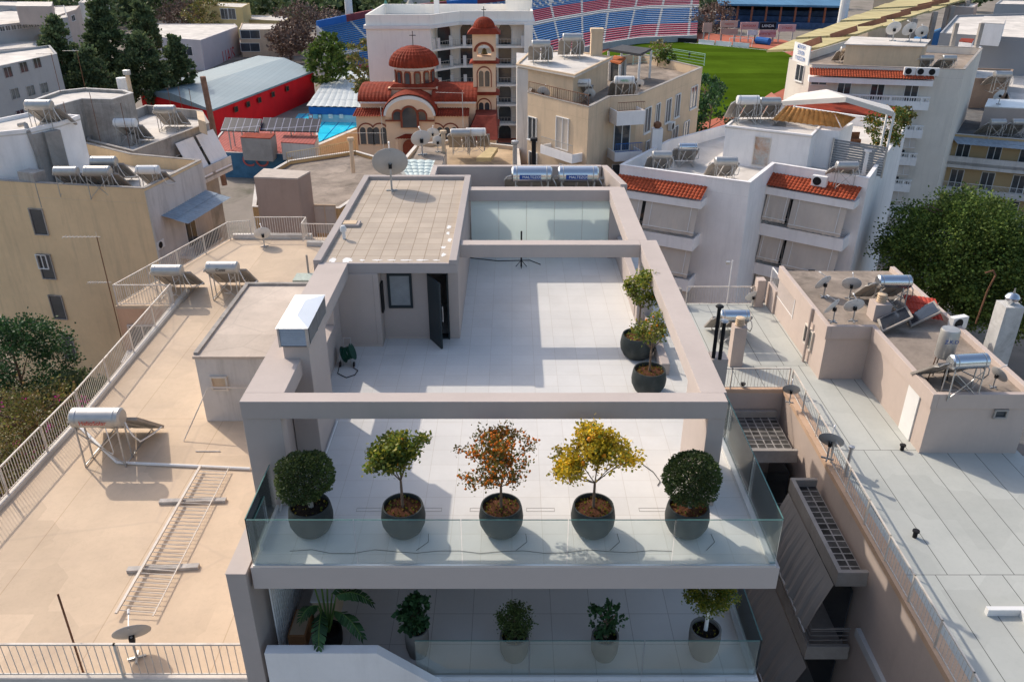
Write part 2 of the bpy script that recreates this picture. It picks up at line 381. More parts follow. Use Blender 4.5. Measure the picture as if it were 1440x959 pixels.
USED = {'solar_water_heater', 'solar_water_heater.001', 'solar_water_heater.002', 'satellite_dish', 'satellite_dish.001', 'air_conditioner'}
PROTOS = [D_BIG, H_STEEL, H_DULL, H_WHITE, D_GREY, D_WHITE, AC0]
def put(proto, label, loc, rz=0, sc=1):
    return clone(proto, label, loc, rz, sc)
SR = math.radians(12)                                    # collectors turned a little towards the sun
# --- roof tiles with real rolls: A-B is the eave, D-C the ridge
def tiles(mb, A, B, C, D, pitch=.22, amp=.05, rows=None):
    A, B, C, D = map(Vector, (A, B, C, D)); L = max((B-A).length, (C-D).length); n = max(2, int(L/pitch)); nrm = (B-A).cross(D-A).normalized()
    if nrm.z < 0: nrm = -nrm
    rows = rows or max(2, int((D-A).length/.38)); k = len(mb.v); cols = n*4+1
    for j in range(rows):
        for e in (0, 1):
            v = (j+e)/rows
            for i in range(cols):
                u = i/(cols-1); p = A.lerp(B, u).lerp(D.lerp(C, u), v)
                mb.v.append(tuple(p+nrm*(amp*abs(math.sin(PI*i/4+PI/4))+(.035 if e == 0 else 0))))
    for j in range(rows*2-1):
        for i in range(cols-1):
            a = k+j*cols+i; mb.f.append((a, a+1, a+cols+1, a+cols)); mb.m.append(mb.cur)
    return mb
# ---------------------------------------------------------------- plants
def rnd(a, b): return random.uniform(a, b)
def leaf(mb, p, s, d=None, fold=.3):
    d = d or Vector((rnd(-1, 1), rnd(-1, 1), rnd(-.7, 1))).normalized()
    a = d.cross(Vector((rnd(-1, 1), rnd(-1, 1), rnd(-1, 1)))).normalized()
    k = len(mb.v); q = d*s; r_ = a*s*.42
    mb.v += [tuple(p), tuple(p+q*.5+r_), tuple(p+q), tuple(p+q*.5-r_)]; mb.f.append((k, k+1, k+2, k+3)); mb.m.append(mb.cur)
def blob_crown(mb, c, rad, n, s, clumps=60, shell=.55, squash=(1, 1, 1), cs=.24, cone=0):
    c = Vector(c); cl = []
    for i in range(clumps):
        d = Vector((rnd(-1, 1), rnd(-1, 1), rnd(-1, 1)))
        while d.length > 1 or d.length < .1: d = Vector((rnd(-1, 1), rnd(-1, 1), rnd(-1, 1)))
        d = d.normalized()*(shell+(1-shell)*random.random()**.7)
        kk = 1-cone*(d.z*.5+.5)
        cl.append(Vector((d.x*squash[0]*kk, d.y*squash[1]*kk, d.z*squash[2]))*rad)
    for i in range(n):
        q = random.choice(cl); cr = rad*cs
        o = Vector((random.gauss(0, cr*.52), random.gauss(0, cr*.52), random.gauss(0, cr*.34)))
        leaf(mb, c+q+o, s*rnd(.6, 1.2), ((q+o).normalized()*.8+Vector((rnd(-1, 1), rnd(-1, 1), rnd(-.6, .9)))).normalized())
LEAFBOX = leafmat('boxwood_leaf', [(.03, .055, .014), (.06, .10, .028), (.12, .16, .045), (.045, .075, .024)])
LEAFCIT = leafmat('citrus_leaf', [(.07, .13, .02), (.15, .21, .03), (.38, .34, .04), (.10, .16, .03)], .5, .4)
LEAFKUM = leafmat('kumquat_leaf', [(.08, .12, .02), (.18, .17, .03), (.36, .20, .03), (.12, .14, .03)], .5, .4)
LEAFYEL = leafmat('yellowing_leaf', [(.24, .26, .03), (.72, .50, .03), (.80, .55, .04), (.16, .22, .03)], .5, .4)
LEAFDK = leafmat('dark_leaf', [(.015, .05, .022), (.03, .085, .03), (.05, .12, .045), (.02, .06, .02)])
LEAFPINE = leafmat('conifer_needles', [(.05, .085, .045), (.09, .13, .065), (.14, .18, .08), (.06, .10, .05)], .8, .3)
LEAFPINEY = leafmat('sunny_conifer_needles', [(.035, .075, .016), (.085, .14, .028), (.15, .20, .04), (.05, .09, .02)], .8, .2)
LEAFBOUG = leafmat('bougainvillea_leaf', [(.10, .12, .03), (.19, .15, .06), (.14, .18, .04), (.27, .18, .10)])
ORANGE = mat('orange_peel', (.75, .26, .02), .45, .1, 8)
KUMQ = mat('kumquat_peel', (.80, .20, .02), .45, .1, 8)
MAGENTA = leafmat('magenta_bracts', [(.40, .02, .25), (.55, .05, .35)])
TWIG = leafmat('ground_leaf', [(.06, .10, .015), (.14, .16, .02), (.30, .22, .03), (.10, .05, .02)])
def pot_profile(R, h):                                    # rounded bowl pot
    return [(.001, .0), (R*.62, .0), (R*.80, h*.12), (R*.97, h*.38), (R*1.0, h*.6), (R*.95, h*.86), (R*.90, h), (R*.84, h), (R*.84, h-.10)]
def make_pot(root, c, R=.45, h=.66, m=None, soil=None, weeds=90, prof=None):
    MB().lathe(prof or pot_profile(R, h), 40, c).build('pot', m or POT, root, True)
    s = MB(); n = 24; k = []
    for j in range(1, 6):
        for i in range(n):
            t = 2*PI*i/n; s.v.append((c[0]+R*.85*j/5*math.cos(t), c[1]+R*.85*j/5*math.sin(t), c[2]+h-.10+.05*math.cos(j/5*1.5)+rnd(-.012, .012)))
    s.v.append((c[0], c[1], c[2]+h-.04))
    for j in range(4):
        for i in range(n):
            a = j*n+i; b_ = j*n+(i+1) % n; s.f.append((a, b_, b_+n, a+n)); s.m.append(0)
    for i in range(n): s.f.append((5*n, i, (i+1) % n)); s.m.append(0)
    so_ = s.build('soil', soil or SOIL, root, True)
    if weeds:
        g = MB()
        for i in range(weeds):
            a = rnd(0, 2*PI); q = R*.8*math.sqrt(random.random()); leaf(g, Vector((c[0]+q*math.cos(a), c[1]+q*math.sin(a), c[2]+h-.07)), rnd(.03, .07), Vector((rnd(-.6, .6), rnd(-.6, .6), 1)).normalized())
        tag(g.build('weeds', TWIG, root), None, None, kind='stuff')
def branchy(mb, p, d, L, r, depth, tips, spread=.6, n=3):
    q = p+d*L; mb.tube(p, q, r, 6, r*.65, False)
    if depth == 0: tips.append((q, d)); return
    for i in range(n):
        e = (d+Vector((rnd(-1, 1), rnd(-1, 1), rnd(-.35, .8)))*spread).normalized(); branchy(mb, q.copy(), e, L*rnd(.6, .85), r*.6, depth-1, tips, spread, n)
    tips.append((q, d))
def sphere(mb, c, r, n=8):
    prof = [(max(.0005, r*math.sin(PI*i/6)), -r*math.cos(PI*i/6)) for i in range(7)]; mb.lathe(prof, n, c)
def ball_tree(label, c, R, th, cr, leaves=9000, pot=None, soil=None, h=.66, group='potted trees on the upper terrace', squash=(1, 1, .88), ls=.045, weeds=60):
    r = thing('potted_topiary', label, 'potted tree', c, group); make_pot(r, c, R, h, pot, soil, weeds)
    b = MB(); z0 = c[2]+h-.08; top = Vector((c[0], c[1], c[2]+th)); tips = []
    b.tube((c[0]+.03, c[1], z0), (c[0], c[1], c[2]+th-cr*.5), .055, 9, .05)
    for i in range(9): branchy(b, Vector((c[0], c[1], c[2]+th-cr*.6)), Vector((rnd(-1, 1), rnd(-1, 1), rnd(.2, 1))).normalized(), cr*.55, .022, 1, tips)
    b.build('trunk', BARKW, r, True)
    f = MB(); bumps = [(Vector((rnd(-1, 1), rnd(-1, 1), rnd(-1, 1))).normalized(), rnd(-.07, .06)) for _ in range(60)]
    for i in range(leaves):
        d = Vector((random.gauss(0, 1), random.gauss(0, 1), random.gauss(0, 1))).normalized()
        if d.z < -.75 and random.random() < .6: continue
        k = 1+sum(a for v, a in bumps if v.dot(d) > .93); q = Vector((d.x*squash[0], d.y*squash[1], d.z*squash[2]))*cr*k*(1-abs(random.gauss(0, .075)) if i % 3 else rnd(.35, .9))
        leaf(f, top+q, ls*rnd(.6, 1.25), (d*.7+Vector((rnd(-1, 1), rnd(-1, 1), rnd(-.6, 1)))).normalized())
    f.build('crown', LEAFBOX, r); return r
def citrus(label, c, R, th, h, leafm, nl, nfruit, frm, fr, sp=.75, group='potted trees on the upper terrace', lean=(0, 0), seed=1, L=.34, pot=None, ls=.07, name='potted_citrus_tree', depth=3):
    random.seed(seed); r = thing(name, label, 'potted tree', c, group); make_pot(r, c, R, h, pot)
    b = MB(); tips = []; p0 = Vector((c[0], c[1], c[2]+h-.08)); p1 = Vector((c[0]+lean[0], c[1]+lean[1], c[2]+th))
    b.tube(p0, p1, .032, 8, .024)
    for i in range(8):
        az = 2*PI*i/8+rnd(-.35, .35); el = rnd(.5, 1.35) if i else 1.5; branchy(b, p1.copy(), Vector((math.cos(az)*math.cos(el), math.sin(az)*math.cos(el), math.sin(el))), L*rnd(.75, 1.1), .013, depth-(i % 2), tips, sp)
    b.build('trunk', BARK, r, True)
    f = MB()
    for i in range(nl):
        q, d = random.choice(tips); leaf(f, q+Vector((random.gauss(0, .06), random.gauss(0, .06), random.gauss(0, .06))), ls*rnd(.6, 1.2))
    f.build('crown', leafm, r)
    fm = None
    for i in range(min(nfruit, 100)):
        q, d = random.choice(tips); pp = q+Vector((random.gauss(0, .05), random.gauss(0, .05), rnd(-.09, 0)))
        if fm is None:
            s = MB(); sphere(s, (c[0], c[1], c[2]), fr); o = s.build('fruit', frm, r, True); fm = o.data
        else:
            o = bpy.data.objects.new('fruit', fm); COL.objects.link(o); o.parent = r
        o.location = pp-Vector(c); o.scale = (1, 1, rnd(.95, 1.3))
    if nfruit > 100:
        s = MB()
        for i in range(nfruit-100):
            q, d = random.choice(tips); sphere(s, tuple(q+Vector((random.gauss(0, .06), random.gauss(0, .06), random.gauss(0, .06)))), fr, 6)
        tag(s.build('fruit', frm, r, True), None, None, kind='stuff')
    return r
# ================================================================ THE GROUND
g = MB(); g.box(-900, 900, -60, 1500, -21, -20)
GROUND = mat('town_ground', (.27, .235, .20), .95, .3, .05, stain=.6, staincol=(.05, .06, .03))
struct('ground', g, GROUND)
# ================================================================ THE GREY PENTHOUSE BUILDING (we look down on it)
B = thing('penthouse_building', 'grey rendered penthouse building with pergola frame and pale tiled terraces, in the middle', 'apartment building', (0, 22, -20))
w_ = MB(); w_.box(-5.1, 4.0, 16.2, 31.0, -20, -3.16); w_.box(-5.1, 5.15, 12.25, 31.0, -20, -6.6); w_.box(-5.1, 3.75, 15.8, 31.0, -3.1, -.56)
w_.box(-5.12, 5.2, 12.0, 31, -3.9, -3.14)
w_.build('wall', GREY, B)
s = MB(); s.box(-5.06, 5.18, 12.04, 31.5, -.56, -.02); s.build('terrace_slab', mat('slab_render', (.53, .465, .43), .9, .04, .5, bump=.04), B, bevel=.008)
s = MB(); s.box(-5.0, 5.1, 12.12, 29.2, -.02, .0); s.build('terrace_floor', TILE, B)
s = MB(); s.box(-5.1, 5.18, 12.02, 16.0, -3.14, -3.1); s.build('lower_terrace_floor', LOWTILE, B)
# side wall with its pale coping
s = MB(); s.box(-5.52, -5.14, 11.95, 13.9, -20, -.10); s.box(-5.52, -5.14, 13.9, 31, -20, -.02); s.build('side_wall', GREY, B)
MB().box(-5.53, -5.13, 11.94, 13.88, -.10, -.085).build('coping', GREYTOP, B)
# left frame wall: solid to the duct, then a low wall with an opening under the beam
s = MB(); s.box(-5.43, -4.66, 13.9, 14.25, 0, 2.2); s.box(-5.43, -5.0, 14.25, 18.2, 0, 2.2); s.box(-5.43, -4.98, 18.2, 21.33, 0, 1.05); s.box(-5.43, -4.98, 20.6, 21.33, 1.05, 2.2)
s.build('frame_wall', GREY, B, bevel=.01)
for (x0, x1, y0, y1) in ((-5.43, 4.3, 13.88, 14.24), (-5.43, -4.62, 14.24, 21.36), (3.83, 4.36, 14.24, 23.27), (-1.55, 3.83, 22.86, 23.27), (3.5, 4.08, 23.27, 28.5), (-1.55, 4.08, 28.5, 28.95)):
    q = MB(); q.box(x0, x1, y0, y1, 2.2, 2.594); o = q.build('pergola_beam', GREY, B, bevel=.008)
    q = MB(); q.box(x0+.004, x1-.004, y0+.004, y1-.004, 2.595, 2.603); q.build('coping', GREYTOP, o)
for (x0, x1, y0, y1) in ((3.95, 4.3, 13.9, 15.9), (3.86, 4.34, 22.86, 23.26), (3.56, 4.05, 28.5, 28.95)):
    q = MB(); q.box(x0, x1, y0, y1, 0, 2.198); q.build('pergola_post', GREY, B, bevel=.008)
s = MB(); s.box(3.86, 4.1, 23.4, 28.4, 0, .9); s.box(4.1, 4.34, 19.6, 22.8, 0, .35); s.build('low_wall', GREY, B, bevel=.01)
# the stair house
st = MB(); st.box(-5.58, -3.95, 21.34, 30.2, 0, 2.3); st.box(-3.95, -3.8, 21.34, 30.2, 0, 2.299)
st.box(-3.8, -2.42, 21.86, 22.1, 0, 2.3); st.box(-1.86, -1.56, 21.86, 30.2, 0, 2.3); st.box(-2.42, -1.86, 21.86, 22.1, 2.12, 2.3); st.box(-3.8, -1.86, 24.4, 30.2, 0, 2.3)
st.build('stair_house', GREY, B, bevel=.01)
sr = MB(); sr.box(-5.58, -1.55, 21.36, 30.2, 2.301, 2.56)
sr.box(-5.58, -5.36, 21.36, 30.2, 2.56, 2.70); sr.box(-1.77, -1.55, 21.36, 30.2, 2.56, 2.70); sr.box(-5.36, -1.77, 21.36, 21.46, 2.56, 2.60)
sr.box(-5.36, -1.77, 29.95, 30.2, 2.56, 2.70)
o = sr.build('stair_house_roof', mat('stair_roof_edge', (.40, .355, .335), .9, .06, .5, bump=.05), B, bevel=.008)
ro = MB(); ro.box(-5.36, -1.77, 21.46, 29.95, 2.56, 2.575); ro.build('roof_pavers', ROOFTILE, o)
random.seed(3)
for i in range(13):                                      # white sealing patches left on the pavers
    x = -5.1+.42*i if i < 8 else -1.98+rnd(-.06, .1); yb = 21.68 if i < 8 else 22.1+(i-8)*.62
    q = MB(); kx = rnd(.08, .19) if i < 8 else rnd(.05, .10); ky = rnd(.03, .06)+(.16 if i < 2 else 0) if i < 8 else rnd(.10, .2); pts = [(x+kx*math.cos(a)*rnd(.55, 1.25), yb+ky*math.sin(a)*rnd(.5, 1.3)) for a in [k*PI/8 for k in range(16)]]
    q.prism(pts, 2.575, 2.579); q.build('sealant_patch', WHITEP, o)
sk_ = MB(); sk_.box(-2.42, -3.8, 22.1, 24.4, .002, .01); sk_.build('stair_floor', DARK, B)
# window and open door of the stair house
fr = MB(); fr.box(-3.62, -3.55, 21.80, 21.87, 1.02, 2.12); fr.box(-2.98, -2.91, 21.80, 21.87, 1.02, 2.12); fr.box(-3.55, -2.98, 21.80, 21.87, 2.04, 2.12); fr.box(-3.55, -2.98, 21.80, 21.87, 1.02, 1.10)
f = fr.build('window', DARKDOOR, B); MB().box(-3.55, -2.98, 21.83, 21.85, 1.10, 2.04).build('pane', mat('frosted_window', (.30, .32, .33), .3, .2, 2, bump=0), f)
df = MB(); df.box(-2.46, -2.42, 21.79, 22.12, 0, 2.14); df.box(-1.90, -1.86, 21.79, 22.12, 0, 2.14); df.box(-2.42, -1.90, 21.79, 22.12, 2.10, 2.14); df.box(-2.42, -1.90, 21.80, 22.10, .01, .05)
df.build('door_frame', DARKDOOR, B)
dl = MB(); A_ = Vector((-2.43, 21.78)); dd = Vector((.5, -.866)).normalized(); nn = Vector((-dd.y, dd.x))*.03; E_ = A_+dd*.78
dl.prism([tuple(A_+nn), tuple(E_+nn), tuple(E_-nn), tuple(A_-nn)], .03, 2.1); d_ = dl.build('door', DARKDOOR, B, bevel=.006)
h_ = MB(); q = A_+dd*.7; h_.tube((q.x+.09, q.y+.03, .85), (q.x+.09, q.y+.03, 1.35), .014, 8); h_.tube((q.x, q.y, .9), (q.x+.09, q.y+.03, .9), .01, 6); h_.tube((q.x, q.y, 1.3), (q.x+.09, q.y+.03, 1.3), .01, 6); h_.build('handle', GALV, d_)
MB().box(-3.80, -2.46, 21.845, 21.86, 0, .07).box(-5.0, -3.8, 21.325, 21.34, 0, .07).build('skirting', GREYTOP, B)
MB().box(-3.79, -3.74, 21.5, 21.8, 1.0, 1.9).build('fuse_box', BLACKM, B)
# balustrades of glass
def gpanel(x0, y0, x1, y1, z0, z1):
    d = Vector((x1-x0, y1-y0)).normalized(); n = Vector((-d.y, d.x))*.009
    p = MB(); p.prism([(x0+n.x, y0+n.y), (x1+n.x, y1+n.y), (x1-n.x, y1-n.y), (x0-n.x, y0-n.y)], z0, z1); g = p.build('glass_panel', GLASS, B)
    e = MB(); e.bar((x0, y0, z1+.003), (x1, y1, z1+.003), .02, .006); e.build('edge', mat('glass_edge', (.10, .22, .20), .3, .1, 2, bump=0), g)
for i in range(5):
    x0 = -5.0+i*2.02+.01; gpanel(x0, 12.10, x0+2.0, 12.10, -.01, 1.1)
for i in range(5):
    y0 = 12.12+i*2.1; gpanel(5.1, y0+.01, 5.1, y0+2.08, -.01, 1.1)
gpanel(-5.02, 12.12, -5.02, 13.86, -.01, 1.1)
gpanel(-4.99, 12.5, -4.99, 13.2, .0, .8)
s = MB(); s.box(4.98, 5.08, 12.12, 22.6, .0, .07); s.box(-5.0, 5.1, 12.045, 12.09, -.02, .03); s.box(-4.99, -4.93, 12.5, 13.8, 0, .12); s.build('glass_channel', BRIGHTM, B)
for i in range(3): gpanel(-2.0+i*2.37, 12.12, -2.0+(i+1)*2.37-.02, 12.12, -3.12, -2.05)
for i in range(2): gpanel(5.14, 12.14+i*2, 5.14, 14.12+i*2, -3.12, -2.05)
s = MB(); s.box(5.02, 5.12, 12.2, 16.0, -3.1, -3.0); s.box(-2.0, 5.12, 12.06, 12.11, -3.13, -3.02); s.build('glass_channel', BRIGHTM, B)
MB().box(-5.2, 5.22, 11.9, 11.99, -3.5, -3.12).build('fascia', WHITEP, B)
# frosted screen
for i in range(5): 
    q = MB(); q.box(-1.5+i*1.02, -.49+i*1.02, 28.62, 28.64, .02, 2.18); q.build('frosted_screen', FROST, B)
# rear parapet and heater platform
s = MB(); s.box(-3.1, 4.0, 29.3, 31.0, 0, 1.1); s.build('plant_platform', GREY, B)
s = MB(); s.box(-3.1, 3.5, 31.4, 31.65, 0, 2.7); s.prism([(3.5, 31.65), (3.75, 31.65), (4.2, 28.96), (3.95, 28.96)], 0, 2.69); s.box(-3.1, -2.9, 30.2, 31.4, 0, 2.7); s.build('rear_parapet', GREY, B, bevel=.01)
# white wing wall of the lower terrace
wv = MB(); pts = [(-5.02, -6), (-5.02, -2.1), (-2.75, -2.1), (-1.1, -3.42), (-1.1, -6)]
wv.hexa([(x, 11.84, z) for x, z in pts], [(x, 12.06, z) for x, z in pts]); wv.build('wing_wall', WHITE, B)
# masonry duct with louvred metal hood
ch = MB(); ch.box(-4.98, -4.42, 15.7, 17.3, 0, 2.93); c_ = ch.build('chimney', GREY, B, bevel=.01)
MB().box(-5.01, -4.39, 15.63, 17.35, 2.93, 3.38).build('hood_core', BLACKM, c_); hd = MB(); hd.face([(-5.05, 15.58, 3.385), (-4.35, 15.58, 3.385), (-4.7, 16.1, 3.46)]); hd.face([(-4.35, 15.58, 3.385), (-4.35, 17.4, 3.385), (-4.7, 16.9, 3.46), (-4.7, 16.1, 3.46)])
hd.face([(-4.35, 17.4, 3.385), (-5.05, 17.4, 3.385), (-4.7, 16.9, 3.46)]); hd.face([(-5.05, 17.4, 3.385), (-5.05, 15.58, 3.385), (-4.7, 16.1, 3.46), (-4.7, 16.9, 3.46)])
ho = hd.build('hood', BRIGHTM, c_)
lv = MB()
for i in range(9):
    z = 2.97+i*.045
    lv.hexa([(-4.98, 15.60, z), (-4.42, 15.60, z), (-4.42, 15.62, z+.03), (-4.98, 15.62, z+.03)], [(-4.98, 15.585, z+.004), (-4.42, 15.585, z+.004), (-4.42, 15.605, z+.034), (-4.98, 15.605, z+.034)])
    lv.box(-4.375, -4.36, 15.7, 17.28, z, z+.02)
lv.box(-5.02, -4.98, 15.57, 15.63, 2.94, 3.39); lv.box(-4.42, -4.36, 15.57, 15.63, 2.94, 3.39); lv.box(-4.40, -4.36, 16.4, 16.45, 2.94, 3.39); lv.box(-4.40, -4.36, 17.3, 17.36, 2.94, 3.39)
lv.build('louvre', GALV, c_)
pp = MB(); pp.path([(-4.36, 17.2, .03), (-4.36, 15.62, .03), (-4.95, 15.62, .03), (-4.95, 14.3, .03), (-4.9, 13.7, .03)], .022); pp.build('pipe', WHITEP, B)
for k, (px0, px1, py) in enumerate(((502, 621, 716), (661, 700, 716), (740, 780, 716), (898, 938, 716))):
    a, b = P(px0, py-2, 0), P(px1, py+3, 0); q = MB(); t = .008
    q.box(a[0], b[0], a[1]-t, a[1], .0005, .004); q.box(a[0], b[0], b[1], b[1]+t, .0005, .004); q.box(a[0], a[0]+t, b[1]+t+.001, a[1]-t-.001, .0005, .004); q.box(b[0]-t, b[0], b[1]+t+.001, a[1]-t-.001, .0005, .004); q.build('drain_slot', CONC, B)
q = MB(); random.seed(2); pts = [(-4.4+i*.42, 12.46+.05*math.sin(i*1.9)+rnd(-.02, .02), .012) for i in range(19)]; q.path(pts, .005, 5); q.build('irrigation_pipe', BLACKM, B)
for x in (-2.2, -.22, 1.64, 3.55): q = MB(); q.path([(x+.3, 12.5, .012), (x+.52, 12.75, .012), (x+.5, 13.0, .012)], .005, 5); q.build('drip_pipe', BLACKM, B)
random.seed(7)
# --- trees on the upper terrace
PR = dict(group='potted trees on the upper terrace')
ball_tree('round clipped topiary in a dark pot at the left glass corner of the terrace', (-4.08, 13.12, 0), .45, 1.34, .56, 12000, soil=SOILD, squash=(1, 1, .95))
citrus('lopsided green citrus tree in a dark pot, second from the left glass corner', (-2.2, 13.1, 0), .45, 1.25, .66, LEAFCIT, 4200, 12, ORANGE, .03, .85, seed=11, L=.42, ls=.08)
citrus('reddish kumquat tree full of tiny orange fruit in the middle pot', (-.22, 13.1, 0), .45, 1.12, .66, LEAFKUM, 3600, 430, KUMQ, .026, .62, seed=8, L=.42, ls=.055, depth=4, name='potted_kumquat_tree')
citrus('yellow-leaved orange tree with large oranges, in the pot right of the reddish tree', (1.64, 13.1, 0), .45, 1.2, .66, LEAFYEL, 5600, 30, ORANGE, .042, .66, seed=21, L=.37, ls=.075, depth=4, name='potted_orange_tree')
ball_tree('round clipped topiary in a dark pot at the right end of the front row', (3.55, 13.1, 0), .45, 1.34, .56, 12000, squash=(1, 1, .97))
citrus('sparse green lemon tree in the rear dark pot under the right pergola beam', (3.6, 20.75, 0), .50, 1.5, .68, LEAFCIT, 2400, 12, ORANGE, .03, .8, seed=31, L=.36, ls=.075)
citrus('small yellowish citrus tree in a dark pot just behind the front pergola beam', (3.62, 18.75, 0), .46, 1.25, .66, LEAFCIT, 1100, 14, ORANGE, .03, .8, seed=37, L=.36, ls=.075)
# --- plants on the lower terrace
G2 = 'potted plants on the shaded lower terrace'
tall = lambda R, h: [(.001, 0), (R*.75, 0), (R*.95, h*.3), (R, h*.7), (R*.97, h), (R*.85, h), (R*.85, h-.1)]
def bush(label, c, R, h, th, cr, n, m=LEAFDK, sq=(1, 1, 1.1), pot=POTL, clumps=40, ls=.09, trunk=BARK):
    r = thing('potted_bush', label, 'potted plant', c, G2); make_pot(r, c, R, h, pot, SOILD, 30, tall(R, h))
    b = MB(); b.tube((c[0], c[1], c[2]+h-.08), (c[0], c[1], c[2]+th), .045, 8, .03)
    for i in range(7): b.tube((c[0], c[1], c[2]+th-cr*.5), (c[0]+rnd(-cr, cr)*.6, c[1]+rnd(-cr, cr)*.6, c[2]+th+rnd(0, cr)*.6), .014, 5)
    b.build('trunk', trunk, r); f = MB(); blob_crown(f, (c[0], c[1], c[2]+th), cr, n, ls, clumps, .3, sq); f.build('crown', m, r); return r
bush('leafy green bush in a grey pot beside the diagonal glass of the lower terrace', (-2.05, 12.75, -3.1), .26, .75, 1.1, .36, 900, sq=(1, 1, 1.2), ls=.12)
bush('dense clipped bush in a round grey pot in the middle of the lower terrace', (.05, 12.7, -3.1), .32, .6, 1.05, .38, 3600, LEAFBOX, (1, 1, .95), clumps=120, ls=.045)
bush('thin straggly bush in a grey pot, between the clipped bush and the white-stemmed tree', (2.0, 12.7, -3.1), .30, .6, 1.05, .34, 420, sq=(1, 1, 1.25), ls=.11)
bush('white-stemmed bushy tree in a tall grey pot at the right end of the lower terrace', (4.15, 12.75, -3.1), .34, .75, 1.75, .52, 4200, LEAFCIT, (1, .8, .85), clumps=110, ls=.06, trunk=WHITEP)
# giant-leaved plant
c = (-4.0, 12.95, -3.1); r = thing('giant_leaved_plant', 'large banana-like plant with split leaves hanging over the white wall', 'potted plant', c)
make_pot(r, c, .3, .5, mat('black_pot', (.02, .02, .02), .6, .1, 3), SOILD, 0, tall(.3, .5))
random.seed(12)
stm = MB(); lfs = MB()
for a, L, top in ((2.9, .62, 1.5), (2.0, .5, 1.6), (.1, .75, 1.05), (-1.5, .78, .95), (1.2, .5, 1.3), (-.6, .8, .8), (3.9, .45, .9), (.8, .6, 1.0)):
    base = Vector((c[0], c[1], c[2]+.4)); mid = base+Vector((math.cos(a)*L*.35, math.sin(a)*L*.35, top)); stm.tube(base, mid, .028, 6, .016)
    d = Vector((math.cos(a), math.sin(a), 0)); sd = Vector((-d.y, d.x, 0)); n = 14; prev = mid
    for i in range(n):
        t0, t1 = i/n, (i+1)/n
        f = lambda t: mid+d*(t*L)+Vector((0, 0, .18*math.sin(t*2.2)-.75*t*t*L*.8))
        w0 = .17*math.sin(PI*min(1, t0*.93+.07))**.6; pa, pb = f(t0), f(t1*.96+t0*.04); stm.tube(pa, f(t1), .010, 4)
        for sgn in (1, -1):
            tip = sgn*sd*w0+d*.06+Vector((0, 0, -.05-.06*random.random()))
            lfs.face([pa, pb, pb+tip, pa+tip*.98])
stm.build('stem', mat('green_stem', (.10, .16, .04), .6, .2, 4), r); lfs.build('leaves', LEAFDK, r)
# things on the lower terrace by the wall
tb = thing('side_cabinet', 'white topped cabinet with small pots against the side of the lower terrace', 'cabinet', (-4.15, 14.3, -3.1))
MB().box(-4.45, -3.95, 13.5, 15.6, -3.1, -2.35).build('carcass', CREAM, tb, bevel=.01); MB().box(-4.48, -3.92, 13.48, 15.62, -2.349, -2.31).build('top', WHITEP, tb)
ck = thing('orange_chest', 'open orange wooden chest beside the giant-leaved plant', 'chest', (-4.65, 13.3, -3.1))
MB().box(-4.9, -4.5, 12.9, 13.7, -3.1, -2.75).build('chest_body', mat('orange_wood', (.45, .22, .10), .8, .15, 2), ck, bevel=.01); MB().box(-4.86, -4.54, 12.94, 13.66, -2.749, -2.74).build('lining', CREAM, ck)
sc_ = thing('slatted_screen', 'white vertical slatted screen inside the left pier of the lower terrace', 'screen', (-5.0, 14, -3.1))
q = MB()
for i in range(22): q.box(-5.0, -4.97, 12.6+i*.12, 12.66+i*.12, -3.1, -.8)
q.build('slats', WHITEP, sc_)
MB().box(-5.02, -4.95, 12.55, 15.3, -.8, -.74).build('top_rail', WHITEP, sc_)
# hose reel
hr = thing('hose_reel', 'green hose reel on wheels by the stair house wall', 'hose reel', (-4.2, 19.9, 0))
q = MB(); mt = Matrix.Translation((-4.2, 19.9, .42)) @ Matrix.Rotation(math.radians(70), 4, 'Y')
for k in range(6): q.lathe([(.20+.02*(k % 2), -.15+k*.05), (.23, -.125+k*.05), (.20+.02*(k % 2), -.10+k*.05)], 20, mtx=mt)
q.build('hose', mat('green_hose', (.015, .07, .045), .5, .2, 5), hr, True)
q = MB()
for s_ in (-.17, .17): q.lathe([(.001, s_), (.28, s_), (.30, s_+.02), (.001, s_+.021)], 20, mtx=mt)
q.build('drum', mat('dark_green_plastic', (.02, .07, .05), .5, .2, 5), hr, True)
q = MB(); q.path([(-4.35, 19.75, 0), (-4.35, 20.1, .9), (-4.1, 20.1, .9), (-4.1, 19.75, 0)], .015); q.build('frame', GALV, hr)
for dx in (-.25, .22):
    q = MB(); mt2 = Matrix.Translation((-4.2+dx, 19.7, .09)) @ Matrix.Rotation(PI/2, 4, 'Y'); q.lathe([(.001, -.025), (.09, -.025), (.09, .025), (.001, .025)], 16, mtx=mt2); q.build('wheel', BLACKM, hr)
q = MB(); q.path([(-4.4, 19.6, .3), (-4.45, 19.2, .02), (-4.1, 18.9, .02), (-3.85, 19.1, .02), (-3.8, 19.4, .02), (-4.0, 19.6, .02)], .014); q.build('loose_hose', BLACKM, hr); hr.location.x -= .42; hr.location.y += .35; hr.scale = (.82,)*3
